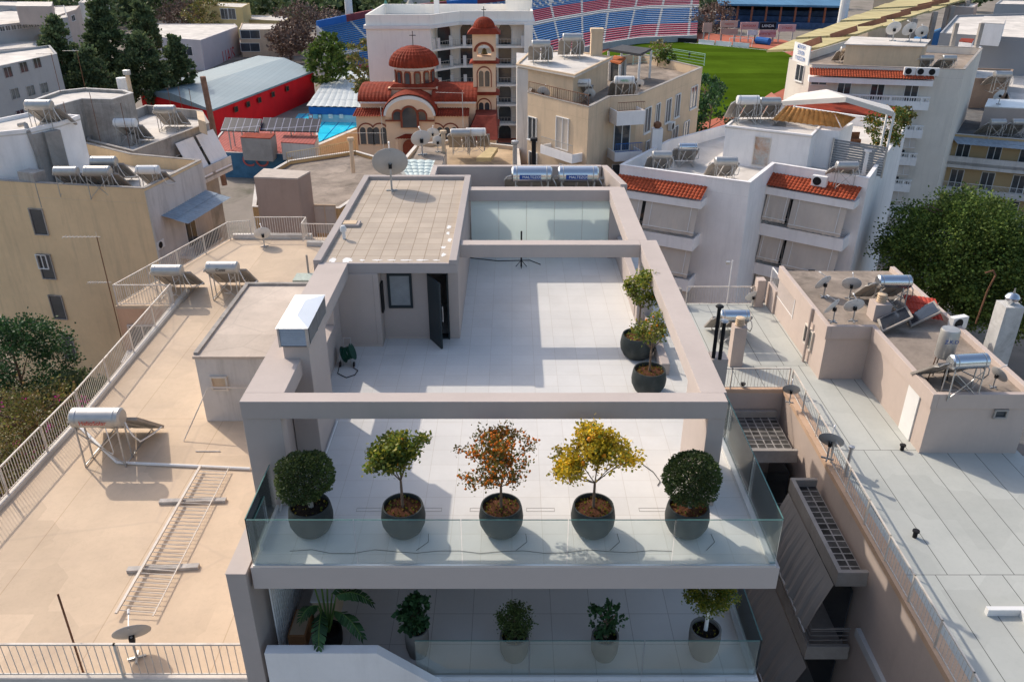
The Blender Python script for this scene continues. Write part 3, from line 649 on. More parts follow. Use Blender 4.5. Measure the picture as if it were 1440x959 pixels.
# loose cable on the terrace, small roof things
q = MB(); q.path([P(655, 362, .02), P(700, 367, .02), P(745, 366, .02), P(760, 372, .02)], .014); tag(q.build('cable', BLACKM), 'thin black cable lying along the shaded tiles under the middle beam', 'cable')
q = MB(); q.path([(3.0, 15.4, .015), (3.2, 15.1, .015), (3.3, 14.75, .015), (3.22, 14.6, .015)], .009); tag(q.build('cable', BLACKM), 'short black cable end on the sunny tiles behind the yellow orange tree', 'cable')
v = P(733, 375, 0); u_ = thing('roof_antenna_stand', 'thin dark pole on a small tripod in the shade under the middle beam', 'pole', v)
MB().tube(v, (v[0], v[1], 1.35), .03, 8).build('pole', BLACKM, u_); MB().path([(v[0]-.2, v[1], .0), (v[0], v[1], .25), (v[0]+.2, v[1], 0)], .012).path([(v[0], v[1]-.2, .0), (v[0], v[1], .25)], .012).build('feet', BLACKM, u_)
for k, (px, py) in enumerate(((560, 716), (1015, 720))): pass
# shrub of the roof: big dish, vent, hatch, heaters
dp = P(551, 268, 2.58); put(D_BIG, 'large grey satellite dish standing on the beige paved roof of the stair house', (dp[0], dp[1], 2.57), math.radians(8), 1.0)
v = P(484, 336, 2.58); r = thing('roof_vent', 'small white capped vent pipe on the beige paved roof', 'vent', v)
MB().tube(v, (v[0], v[1], 2.85), .05, 10).build('pipe', WHITEP, r); MB().lathe([(.001, .0), (.09, .02), (.10, .12), (.06, .2), (.001, .22)], 16, (v[0], v[1], 2.80)).build('cap', WHITEP, r, True)
v = P(493, 317, 2.58); r = thing('roof_hatch', 'low flat grey hatch cover on the beige paved roof', 'hatch', v)
MB().box(v[0]-.36, v[0]+.30, v[1]-.2, v[1]+.25, 2.575, 2.66).build('curb', GREY, r, bevel=.01); MB().box(v[0]-.31, v[0]+.2, v[1]-.15, v[1]+.2, 2.661, 2.68).build('lid', CREAM, r)
for k, (px, lab) in enumerate(((748, 'steel water heater with blue label behind the frosted screen, nearer the beige roof'), (813, 'steel water heater with blue label behind the frosted screen, nearer the right pergola beam'))):
    p = PY(px, 243, 30.2); o = put(H_STEEL, lab, (p[0], 30.2, 1.1), 0, 1.12)
    z = .8+1.45*1.12; L_ = MB(); 
    ORG[o.name] = (0, 0, 0)
    L_.face([(-.42, -.285, 1.34), (.30, -.285, 1.34), (.30, -.285, 1.50), (-.42, -.285, 1.50)]); L_.build('name_plate', LOGO, o)
    text('MALTEZOS', .13, (0, -.29, 1.42), (PI/2, 0, 0), WHT, o)
# chimney pipes right of the frame
for k, (px, py, hh, lab) in enumerate(((1003, 503, 1.7, 'tall black flue pipe beside the right pergola beam'), (1012, 505, 1.25, 'shorter black flue pipe with grey cap beside the right pergola beam'))):
    p = P(px, py, -1.0); r = thing('flue_pipe', lab, 'flue', p, 'flue pipes beside the pergola')
    MB().tube(p, (p[0], p[1], -1+hh), .06, 12).build('pipe', BLACKM, r); MB().lathe([(.001, .06), (.1, .04), (.13, 0), (.12, -.02)], 14, (p[0], p[1], -1+hh+.06)).build('cap', BLACKM if k == 0 else GALV, r)
p = P(1008, 520, -1.5); q = MB(); q.box(p[0]-.25, p[0]+.25, p[1]-.25, p[1]+.3, -6.2, -1.0); tag(q.build('chimney_stack', GREY), 'grey rendered stack carrying the two black flues', 'chimney')
# ================================================================ LEFT NEIGHBOUR: SANDY ROOF
ZL = -4.2
L0 = thing('sandy_roof_building', 'building with the wide sandy flat roof left of the penthouse', 'apartment building', (-10, 24, -20))
poly = [(-5.56, 12.9), (-15.3, 12.9), (-15.0, 24), (-15.3, 35.1), (-5.6, 35.1)]; poly2 = [(-5.6, 35.1), (-15.3, 35.1), (-15.3, 33.45), (-17.9, 33.45), (-15.4, 42.6), (-5.6, 42.6)]
MB().prism(poly, -20, ZL-.14).prism(poly2, -20, ZL-.14).build('wall', mat('peach_render', (.56, .36, .24), .9, .1, .4, streak=.3, staincol=(.35, .22, .15)), L0)
MB().prism(poly, ZL-.14, ZL).prism(poly2, ZL-.14, ZL-.001).build('roof', SANDROOF, L0)
kb = MB(); kb.prism([(-15.3, 12.9), (-15.12, 12.9), (-14.84, 24), (-15.1, 35.1), (-15.3, 35.1), (-15.02, 24)], ZL, ZL+.14); kb.box(-15.1, -5.56, 12.9, 13.06, ZL, ZL+.12); kb.box(-15.3, -11, 42.3, 42.55, ZL, ZL+.25); kb.prism([(-11, 41.2), (-11, 41.5), (-6, 41.2), (-6, 40.9)], ZL, ZL+.2)
kb.build('kerb', PALEROOF, L0)
hut = MB(); hut.box(-10.55, -5.62, 23.85, 29.9, ZL, -1.75); h_ = hut.build('roof_hut', OLDWHITE, L0)
MB().box(-10.6, -5.62, 23.8, 29.95, -1.749, -1.66).build('roof', HUTROOF, h_); q = MB(); q.box(-10.6, -10.45, 23.95, 29.9, -1.66, -1.58); q.box(-10.6, -6.6, 29.8, 29.95, -1.66, -1.57); q.build('kerb', STAINED, h_)
window(h_, (-10.55, 23.85), (-5.62, 23.85), 309, 538, .45, .42, RAILW, CREAM, False, mull=False)
q = MB(); q.box(-10.2, -5.7, 23.6, 23.64, -2.75, -2.71); q.path([(-10.2, 23.62, -2.73), (-10.9, 22.6, -4.18)], .02); q.path([(-10.3, 22.0, -4.18), (-9.5, 22.0, -4.18)], .02); tag(q.build('clothes_pole', RAILW), 'thin pale pole fixed across the front of the white roof hut', 'pole')
# penthouse wall below the sandy bump-out with its small canopy
q = MB(); q.prism([(-17.6, 32.2), (-15.4, 32.2), (-15.4, 33.4), (-17.8, 33.4)], -6.6, -6.4); q.build('canopy', OLDWHITE, L0)
window(L0, (-17.9, 33.42), (-15.35, 33.42), 205, 480, 1.2, 1.6, RAILW)
fence('roof_railing', 'long white railing along the left edge of the sandy roof', [(-15.2, 13.0), (-14.93, 24), (-15.2, 33.4)], ZL+.14, .95, RAILW, .125, .014, 2.2, 'railings round the sandy roof')
fence('roof_railing', 'white railing round the jutting corner of the sandy roof', [(-15.3, 33.5), (-17.8, 33.5), (-15.4, 42.2), (-14.3, 42.45)], ZL, 1.0, RAILW, .13, .014, 2.2, 'railings round the sandy roof')
fence('roof_railing', 'white railing at the far side of the sandy roof behind the small dish', [(-14.0, 42.45), (-11.2, 42.45), (-11.2, 41.35), (-6.4, 41.1)], ZL+.2, 1.0, RAILW, .13, .014, 2.0, 'railings round the sandy roof')
fence('roof_railing', 'thin railing along the near edge of the sandy roof at the bottom', [(-15.1, 12.98), (-5.62, 12.98)], ZL+.12, 1.0, RAILW, .17, .012, 3.0, 'railings round the sandy roof')
# railing panel lying on planks
LR = thing('fallen_railing', 'dismantled railing lying flat on two planks on the sandy roof', 'railing', P(240, 760, ZL))
a, b, c, d = (Vector(P(282, 655, ZL+.16)), Vector(P(322, 657, ZL+.14)), Vector(P(215, 866, ZL+.14)), Vector(P(163, 862, ZL+.16)))
q = MB(); q.bar(a, d, .07, .05); q.bar(b, c, .025); q.build('side_rail', RAILW, LR)
q = MB()
for i in range(38): q.tube(a.lerp(d, (i+.3)/38), b.lerp(c, (i+.3+rnd(-.1, .1))/38)+Vector((rnd(-.03, .05), 0, 0)), .013, 5)
q.build('bars', RAILW, LR)
for k, (p1, p2, lab) in enumerate((((225, 707), (318, 705), 'concrete plank under the upper end of the fallen railing'), ((180, 803), (280, 798), 'concrete plank under the lower end of the fallen railing'))):
    x, y = P(*p1, ZL), P(*p2, ZL); q = MB(); q.bar((x[0], x[1], ZL+.05), (y[0], y[1], ZL+.05), .17, .09); tag(q.build('plank', mat('grey_plank', (.45, .42, .39), .95, .3, 3)), lab, 'plank', 'planks under the railing')
q = MB(); q.path([P(112, 600, ZL+.05), P(165, 650, ZL+.05), P(352, 659, ZL+.05)], .05, 8); tag(q.build('drain_pipe', WHITEP), 'white plastic pipe running across the sandy roof to the penthouse wall', 'pipe')
def at(px, py, z, h=0): p = P(px, py, z+h); return (p[0], p[1], z)
HL = []
o = put(H_DULL, 'big dull water heater with red lettering by the left railing of the sandy roof', at(137, 587, ZL, 1.68), 0, 1.16); brand(o, 'HelioSolar', .17, REDL); 
o = put(H_DULL, 'dull water heater with a pale name strip at the jutting corner of the sandy roof', at(235, 379, ZL, 1.5), 0, 1.0)
o = put(H_DULL, 'water heater with dark lettering behind the white roof hut', at(313, 377, ZL, 1.5), 0, 1.05); brand(o, 'Cosa', .2, BLKT)
put(D_GREY, 'grey satellite dish behind the near railing of the sandy roof', at(193, 925, ZL), math.radians(20), 1.0)
put(D_WHITE, 'pale satellite dish at the far kerb of the sandy roof', at(372, 347, ZL), math.radians(25), 1.05)
def yagi(label, base, h, arms, m=RUST, cat='antenna', lean=(0, 0)):
    r = thing('antenna_mast', label, cat, base, 'television antennas on the roofs'); top = (base[0]+lean[0], base[1]+lean[1], base[2]+h)
    MB().tube(base, top, .025, 6).build('mast', m, r)
    for (f_, L, az, n) in arms:
        q = MB(); c_ = Vector(base).lerp(Vector(top), f_); dd = Vector((math.cos(az), math.sin(az), 0)); sd = Vector((-dd.y, dd.x, 0)); q.tube(c_-dd*.15, c_+dd*L, .014, 5)
        for i in range(n): p = c_+dd*(L*(i+.5)/n); e = .12+.10*i/n; q.tube(p-sd*e, p+sd*e, .009, 4)
        q.tube(c_-Vector((0, 0, .22)), c_+Vector((0, 0, .22)), .008, 4); q.build('antenna', RAILW, r)
    return r
yagi('tall rusty antenna mast with two horizontal antennas at the corner of the sandy roof railing', (-17.95, 33.4, -6.5), 5.6, [(1, 1.5, PI, 9), (.62, .9, PI, 8)])
yagi('leaning rusty cable pole by the near railing of the sandy roof', P(117, 945, ZL), 1.9, [], lean=(-.35, .5))
p = at(432, 400, ZL); r = thing('vent_housing', 'low vent housing with green lid and thin pipe beside the beige stair house roof', 'vent', p)
MB().box(p[0]-.5, p[0]+.5, p[1]-.4, p[1]+.4, ZL, ZL+.3).build('curb', mat('brick_red_paint', (.40, .12, .07), .9, .2, 2), r); MB().box(p[0]-.55, p[0]+.55, p[1]-.45, p[1]+.45, ZL+.301, ZL+.4).build('lid', mat('pale_green_mesh', (.45, .50, .44), .8, .2, 5), r); MB().tube((p[0], p[1]+.5, ZL), (p[0], p[1]+.5, ZL+1.3), .05, 8).build('pipe', CONC, r)
# ================================================================ RIGHT NEIGHBOUR: GREY MEMBRANE ROOF
ZR = -6.2
R0 = thing('grey_roof_building', 'building with the broad grey-green membrane roof right of the penthouse', 'apartment building', (20, 25, -20))
MB().prism([(11.1, 8), (36, 8), (36, 24.6), (18.65, 24.6), (18.65, 38.2), (6.6, 38.2), (6.6, 29.3), (11.35, 29.3)], -20, ZR-.1).build('wall', PINKY, R0)
MB().prism([(11.62, 8.02), (36, 8.02), (36, 24.62), (18.67, 24.62), (18.67, 38.2), (6.62, 38.2), (6.62, 29.5), (11.8, 29.5)], ZR-.1, ZR).build('roof', MEMB, R0)
LEDGE = mat('peach_ledge', (.58, .40, .28), .9, .15, .8, stain=.4, staincol=(.42, .28, .2))
MB().prism([(11.1, 8), (11.6, 8), (11.8, 29.3), (11.3, 29.3)], ZR-.1, ZR+.10).box(6.6, 11.8, 29.3, 29.5, ZR-.1, ZR+.06).build('ledge', LEDGE, R0)
PH = mat('penthouse_pinkish', (.52, .43, .38), .9, .08, .4, streak=.2, staincol=(.36, .3, .27))
ph = MB(); ph.box(13.1, 18.5, 30.3, 36.9, ZR, -3.95); ph.box(14.95, 18.5, 24.8, 30.3, ZR, -3.95); ph.box(13.0, 13.25, 36.9, 38.2, ZR, -5.0)
pn = ph.build('rooftop_rooms', PH, R0)
MB().box(13.1, 18.5, 30.3, 36.9, -3.949, -3.90).box(14.95, 18.5, 24.8, 30.3, -3.949, -3.901).build('roof', DIRTROOF, pn)
q = MB()
for x0, x1, y0, y1 in ((14.87, 15.08, 24.72, 30.21), (15.081, 18.379, 24.72, 24.92), (18.38, 18.6, 24.72, 36.9), (13.02, 13.22, 30.22, 36.98), (13.221, 15.08, 30.22, 30.4)): q.box(x0, x1, y0, y1, -4.25, -3.66)
q.build('parapet', PH, pn, bevel=.01)
A, Bv = (14.95, 24.8), (14.95, 30.3)
o, d, n = on_wall(A, Bv, 1280, 578); q = MB(); q.box(14.90, 14.96, o.y-.45, o.y+.45, ZR+.02, ZR+2.0); q.build('door', WHITEP, R0)
window(R0, (14.95, 24.8), (18.5, 24.8), 1406, 581, .38, .26, STAINED, DARKWIN, False, mull=False)
window(R0, (13.1, 30.3), (13.1, 36.9), 1138, 474, .9, .8, RAILW, DARKWIN, False)
q = MB(); q.tube((12.95, 31.9, ZR), (12.95, 31.9, -3.6), .06, 8); tag(q.build('downpipe', PH), 'pale downpipe on the sunlit side of the right-hand rooftop room', 'pipe')
GR = 'railings on the grey roof'
fence('mesh_fence', 'long mesh railing along the peach ledge above the alley', [(11.2, 9.0), (11.3, 19), (11.55, 29.2)], ZR+.1, .95, RAILW, .16, .008, 1.6, GR)
fence('roof_railing', 'wire railing across the back of the light well beside the pergola', [(6.7, 29.4), (11.5, 29.4)], ZR+.06, .95, RAILW, .14, .008, 2.4, GR)
fence('roof_railing', 'rear railing of the grey roof beside the low pillar', [(8.9, 38.0), (12.3, 38.0)], ZR, 1.0, RAILW, .13, .01, 2, GR)
fence('roof_railing', 'sloping stair railing beside the dishes at the corner of the rooftop room', [(13.1, 38.1), (13.1, 34.4)], ZR+.9, 1.1, WHITEP, .13, .01, 2, GR)
q = MB(); q.box(12.35, 12.75, 37.7, 38.2, ZR, -4.75); tag(q.build('pillar', PH), 'short pinkish pillar ending the rear railing of the grey roof', 'pillar')
q = MB(); q.box(6.6, 8.6, 37.9, 38.2, ZR, ZR+.9); tag(q.build('parapet_wall', STAINED), 'low stained wall at the back corner of the grey roof', 'wall')
# chimneys with ringed cowls
def cowl(label, x, y, z, h, s=.22):
    r = thing('vent_chimney', label, 'chimney', (x, y, z), 'vent chimneys with ringed cowls'); MB().box(x-s, x+s, y-s, y+s, z, z+h).build('shaft', PH, r)
    for i in range(4): MB().lathe([(.001, .07), (.14, .07), (.2, .04), (.2, .0), (.001, 0)], 18, (x, y, z+h+.02+i*.10)).build('ring', CREAM, r)
p = P(1031, 512, ZR); cowl('tall pinkish vent chimney with ringed cowl on the grey roof', p[0]+.05, p[1], ZR, 1.9, .27)
p = P(1234, 447, -3.9); cowl('squat pinkish vent chimney with ringed cowl on the dirty roof beside the dishes', p[0], p[1], -3.9, .75, .35)
def tank_at(proto, lab, px, py, z, rz=0, sc=1.0):
    return put(proto, lab, at(px, py, z, 1.45*sc), rz, sc)
tank_at(H_STEEL, 'shiny water heater in front of the ringed chimney on the grey roof', 1033, 444, ZR, 0, 1.0)
tank_at(H_STEEL, 'shiny water heater at the back of the dirty roof, close to the big conifer', 1257, 396, -3.9, 0, 1.05)
tank_at(H_STEEL, 'shiny water heater with a blue strip at the near corner of the dirty roof', 1362, 508, -3.9, math.radians(6), 1.0)
for i, (px, py, z, m_, rz, lab, s_) in enumerate((
    (1158, 418, -3.9, D_WHITE, .5, 'pale dish at the far left corner of the dirty roof', 1.0), (1194, 420, -3.9, D_WHITE, -.3, 'pale dish beside the far corner dish on the dirty roof', 1.0),
    (1171, 453, -3.7, D_WHITE, .7, 'tilted pale dish at the near edge above the pinkish wall', 1.0), (1199, 452, -3.7, D_WHITE, 0, 'pale dish next to the tilted one above the pinkish wall', 1.0),
    (1058, 432, ZR, D_WHITE, .2, 'small pale dish fixed at the rear railing of the grey roof', .85), (1163, 645, ZR+.3, D_GREY, -.5, 'grey dish on a mast beside the mesh railing', 1.05),
    (1110, 566, ZR+.4, D_GREY, -.3, 'small grey dish at the corner where the mesh railing starts', .8), (1396, 545, -3.9, D_GREY, -1.2, 'grey dish in the corner behind the blue-striped heater', .8))):
    put(m_, lab, at(px, py, z), rz, s_)
# upright boiler on stand, white pillar, bent pipe
p = at(1318, 535, -3.9); r = thing('upright_boiler', 'upright silver boiler on thin rusty legs on the dirty roof', 'water tank', p)
MB().lathe([(.001, 1.0), (.3, 1.0), (.33, 1.05), (.33, 2.05), (.3, 2.12), (.001, 2.14)], 24, p).build('tank', DULLTANK, r, True)
for dx, dy in ((-.3, 0), (.3, 0), (0, .3), (0, -.3)): MB().tube((p[0]+dx*1.2, p[1]+dy*1.2, p[2]), (p[0]+dx*.9, p[1]+dy*.9, p[2]+1.05), .022, 6).build('leg', RUST if dx < 0 else BLACKM, r)
text('Z.K.D', .2, (p[0]-.05, p[1]-.345, p[2]+1.75), (PI/2, 0, 0), LOGO, r)
for i, (px, py, lab) in enumerate(((1265, 470, 'flat solar collector lying near the pinkish parapet of the dirty roof'), (1305, 462, 'flat solar collector lying under the upright boiler'))):
    p = at(px, py, -3.9); r = thing('solar_collector', lab, 'solar panel', p, 'loose collectors on the dirty roof'); x, y = p[0], p[1]
    q4 = [(x-.8, y-.1, .1), (x+.5, y+.2, .62), (x+.7, y+1.3, .62), (x-.5, y+1.1, .1)]; MB().hexa([(a_, b_, c_-3.9) for a_, b_, c_ in q4], [(a_, b_, c_-3.82) for a_, b_, c_ in q4]).build('frame', PANELBACK, r)
    MB().face([(x-.72, y, -3.815+.13), (x+.42, y+.28, -3.815+.59), (x+.6, y+1.2, -3.815+.59), (x-.45, y+1.02, -3.815+.13)]).build('glazing', PANELB, r)
p = at(1285, 455, -3.9); q = MB(); tiles(q, (p[0]-.1, p[1]+.3, -3.7), (p[0]+1.1, p[1]-.2, -3.7), (p[0]+1.2, p[1]+1.0, -3.2), (p[0], p[1]+1.5, -3.2), .16, .03); tag(q.build('corrugated_sheet', mat('red_corrugated', (.55, .08, .05), .6, .2, 2)), 'red corrugated sheet roof behind the upright boiler', 'metal sheet')
p = at(1348, 465, -3.9); r = put(AC0, 'boxy white outdoor unit behind the upright boiler on the dirty roof', (p[0], p[1], -3.9), .3, .95)
p = P(1395, 500, -4.6); r = thing('white_chimney', 'peeling white square chimney with a metal onion cap beyond the dirty roof', 'chimney', (p[0]+.4, p[1], -8))
MB().box(p[0], p[0]+.75, p[1], p[1]+.75, -8, -2.45).build('shaft', mat('peeling_white', (.55, .54, .52), .9, .2, 1.5, stain=.7, staincol=(.22, .20, .18)), r); MB().lathe([(.12, 0), (.12, .1), (.24, .16), (.28, .3), (.2, .42), (.05, .48), (.02, .7)], 18, (p[0]+.37, p[1]+.37, -2.45)).build('cap', STEEL, r, True)
p = P(1372, 455, -3.9); q = MB(); q.path([p, (p[0]+.1, p[1], -2.4), (p[0]+.25, p[1], -1.7), (p[0]+.1, p[1], -1.5), (p[0]-.2, p[1], -1.6)], .035, 8); tag(q.build('bent_pipe', RUST), 'rusty pipe bent over like a walking stick on the dirty roof', 'pipe')
# the annexe at the far right
r = thing('low_annexe', 'low flat annexe with dark roof beyond the peeling chimney', 'building', (26, 30, -20)); MB().box(18.7, 36, 24.7, 35, -20.0, -10.5).build('wall', PINKY, r); MB().box(18.7, 36, 24.7, 35, -10.499, -10.4).build('roof', mat('dark_felt', (.14, .14, .14), .9, .4, .6, stain=.5, staincol=(.3, .26, .22)), r)
# alley side of the grey-roof building: slabs, awnings, railings
def alley(y0, y1, z, xo=10.15, name='balcony'):
    q = MB(); q.box(xo, 11.12, y0, y1, z-.22, z); b = q.build(name, CONC, R0); q = MB(); q.box(xo, xo+.14, y0, y1, z, z+.34); q.box(xo+.14, 11.1, y0, y0+.14, z, z+.34); q.box(xo+.14, 11.1, y1-.14, y1, z, z+.34); q.build('upstand', CONC, b); return b
BTILE = mat('broken_tile_fill', (.10, .095, .09), .95, .4, 3, tile=(.33, .30, .028, (3.2, 3.2, 3.2), .6), stain=.7, staincol=(.16, .15, .14), bump=.5)
for (y0, y1, z, xo) in ((19.3, 24.2, -7.2, 10.15), (26.2, 29.2, -7.4, 8.0)):
    b = alley(y0, y1, z, xo); MB().box(xo+.16, 11.08, y0+.16, y1-.16, z+.001, z+.05).build('tile_fill', BTILE, b)
for (y0, y1, z) in ((19.3, 24.2, -10.4), (19.3, 24.2, -13.6), (26, 29.2, -10.6), (26, 29.2, -13.8)):
    b = alley(y0, y1, z, 9.7); q = MB(); railing(q, (9.75, y0+.05), (9.75, y1), z+.1, 1.0, .12, .01, 5); railing(q, (9.75, y0+.06), (11, y0+.06), z+.1, 1.0, .12, .01, 5); q.build('railing', GALV, b)
    MB().box(11.05, 11.09, y0+.6, y1-.4, z+.02, z+2.2).build('balcony_door', DARKWIN, b)
for k, (y0, y1, z0, z1, x0, x1, lab) in enumerate(((19.4, 24.1, -7.45, -9.5, 10.14, 9.55, 'upper grey awning hanging from the balcony over the alley'), (19.0, 24.1, -10.65, -12.9, 9.68, 8.9, 'lower grey awning with folds over the alley'))):
    q = MB(); n = 40
    for i in range(n+1):
        y = y0+(y1-y0)*i/n; s_ = .03*math.sin(i*1.7)+.02*math.sin(i*.7); q.v += [(x0, y, z0), (x0*.4+x1*.6+s_, y, z0*.45+z1*.55), (x1+s_*1.6, y, z1)]
    for i in range(n): a = i*3; q.f += [(a, a+3, a+4, a+1), (a+1, a+4, a+5, a+2)]; q.m += [0, 0]
    o = q.build('awning', AWNG, None); tag(o, lab, 'awning', 'awnings over the alley'); q = MB(); q.bar((x1, y0, z1), (x1, y1, z1), .05); q.build('front_bar', GALV, o); o.children[0].location = Vector((0, 0, 0))
q = MB(); q.box(11.08, 11.3, 8, 19.2, -9.4, -9.1); q.box(11.08, 11.2, 8, 19.2, -12.6, -12.3); q.build('string_course', mat('pale_band', (.5, .5, .5), .9, .1, 1), R0)
# bits standing on the membrane
for k, (px, py, h, lab) in enumerate(((1286, 755, .22, 'stubby black vent standing alone on the open grey roof'), (1268, 633, .2, 'stubby black vent near the pinkish rooftop room'), (1044, 546, .2, 'stubby black vent at the start of the wire railing'))):
    p = P(px, py, ZR); q = MB(); q.tube(p, (p[0], p[1], p[2]+h), .07, 10); q.lathe([(.001, .06), (.11, .05), (.11, 0)], 12, (p[0], p[1], p[2]+h)); tag(q.build('roof_vent', BLACKM), lab, 'vent', 'stubby vents on the grey roof')
p = P(1188, 672, ZR); q = MB(); q.tube(p, (p[0], p[1], ZR+1.3), .06, 10); q.lathe([(.10, -.03), (.10, .03), (.001, .05)], 12, (p[0], p[1], ZR+1.3)); tag(q.build('vent_pipe', GALV), 'tall grey vent pipe behind the mesh railing', 'pipe')
p = P(1022, 428, ZR); r = thing('lamp_pole', 'thin pale pole with small floodlights at the rear railing of the grey roof', 'pole', p); MB().tube(p, (p[0], p[1], ZR+2.4), .03, 8).build('pole', WHITEP, r); MB().box(p[0]-.3, p[0]-.12, p[1]-.08, p[1]+.08, ZR+2.2, ZR+2.34).build('floodlight', GALV, r)
# skylight at the lower right
p = P(1385, 862, ZR); q = MB(); q.box(p[0], p[0]+2, p[1]-.1, p[1]+.05, ZR, ZR+.22); q.box(p[0]+.9, p[0]+1.05, p[1]-1.5, p[1]-.1, ZR, ZR+.22); r = q.build('skylight', WHITEP); tag(r, 'low white kerb of a light shaft at the near right of the grey roof', 'skylight')
q = MB(); q.face([(p[0]+1.06, p[1]-1.4, ZR+.1), (p[0]+2, p[1]-1.4, ZR+.1), (p[0]+2, p[1]-.1, ZR+.1), (p[0]+1.06, p[1]-.1, ZR+.1)]); q.build('glazing', DARKWIN, r)
# ================================================================ HELPERS FOR THE TOWN
def inset(poly, t):
    n = len(poly); a = sum(poly[i][0]*poly[(i+1) % n][1]-poly[(i+1) % n][0]*poly[i][1] for i in range(n)); sg = 1 if a > 0 else -1; out = []
    for i in range(n):
        p0, p1, p2 = Vector(poly[i-1]), Vector(poly[i]), Vector(poly[(i+1) % n]); d1 = (p1-p0).normalized(); d2 = (p2-p1).normalized()
        n1 = Vector((-d1.y, d1.x))*sg; n2 = Vector((-d2.y, d2.x))*sg; b = n1+n2; k = t/max(.3, (1+n1.dot(n2))); out.append((p1.x+b.x*k, p1.y+b.y*k))
    return out
def ring(mb, poly, t, z0, z1):
    q = inset(poly, t); n = len(poly)
    a = sum(poly[i][0]*poly[(i+1) % n][1]-poly[(i+1) % n][0]*poly[i][1] for i in range(n))
    for i in range(n):
        j = (i+1) % n; pts = [poly[i], poly[j], q[j], q[i]]; mb.prism(pts if a > 0 else pts[::-1], z0, z1)
    return mb
def bld(name, label, cat, px, z, wm, rm, par=.7, base=-20, world=False, cop=None, pt=.22, group=None):
    poly = px if world else [P2(x, y, z) for x, y in px]
    cx = sum(p[0] for p in poly)/len(poly); cy = sum(p[1] for p in poly)/len(poly)
    r = thing(name, label, cat, (cx, cy, base), group)
    MB().prism(poly, base, z-par-.12).build('wall', wm, r); MB().prism(inset(poly, .01), z-par-.12, z-par).build('roof', rm, r)
    if par > .05:
        ring(MB(), poly, pt, z-par-.11, z-.03).build('parapet', wm, r); ring(MB(), inset(poly, -.03), pt+.06, z-.03, z+.02).build('coping', cop or wm, r)
    r['_p'] = 0; del r['_p']; return r, poly
def child_box(root, name, px, z0, z1, wm, rm=None, par=0, over=0, world=False):
    poly = px if world else [P2(x, y, z1) for x, y in px]
    o = MB().prism(poly, z0, z1-.1 if rm else z1).build(name, wm, root)
    if rm:
        pp = inset(poly, -over-.01); MB().prism(pp, z1-.1, z1).build('roof', rm, o)
        if par: ring(MB(), pp, .18, z1, z1+par).build('parapet', wm, o)
    return o, poly
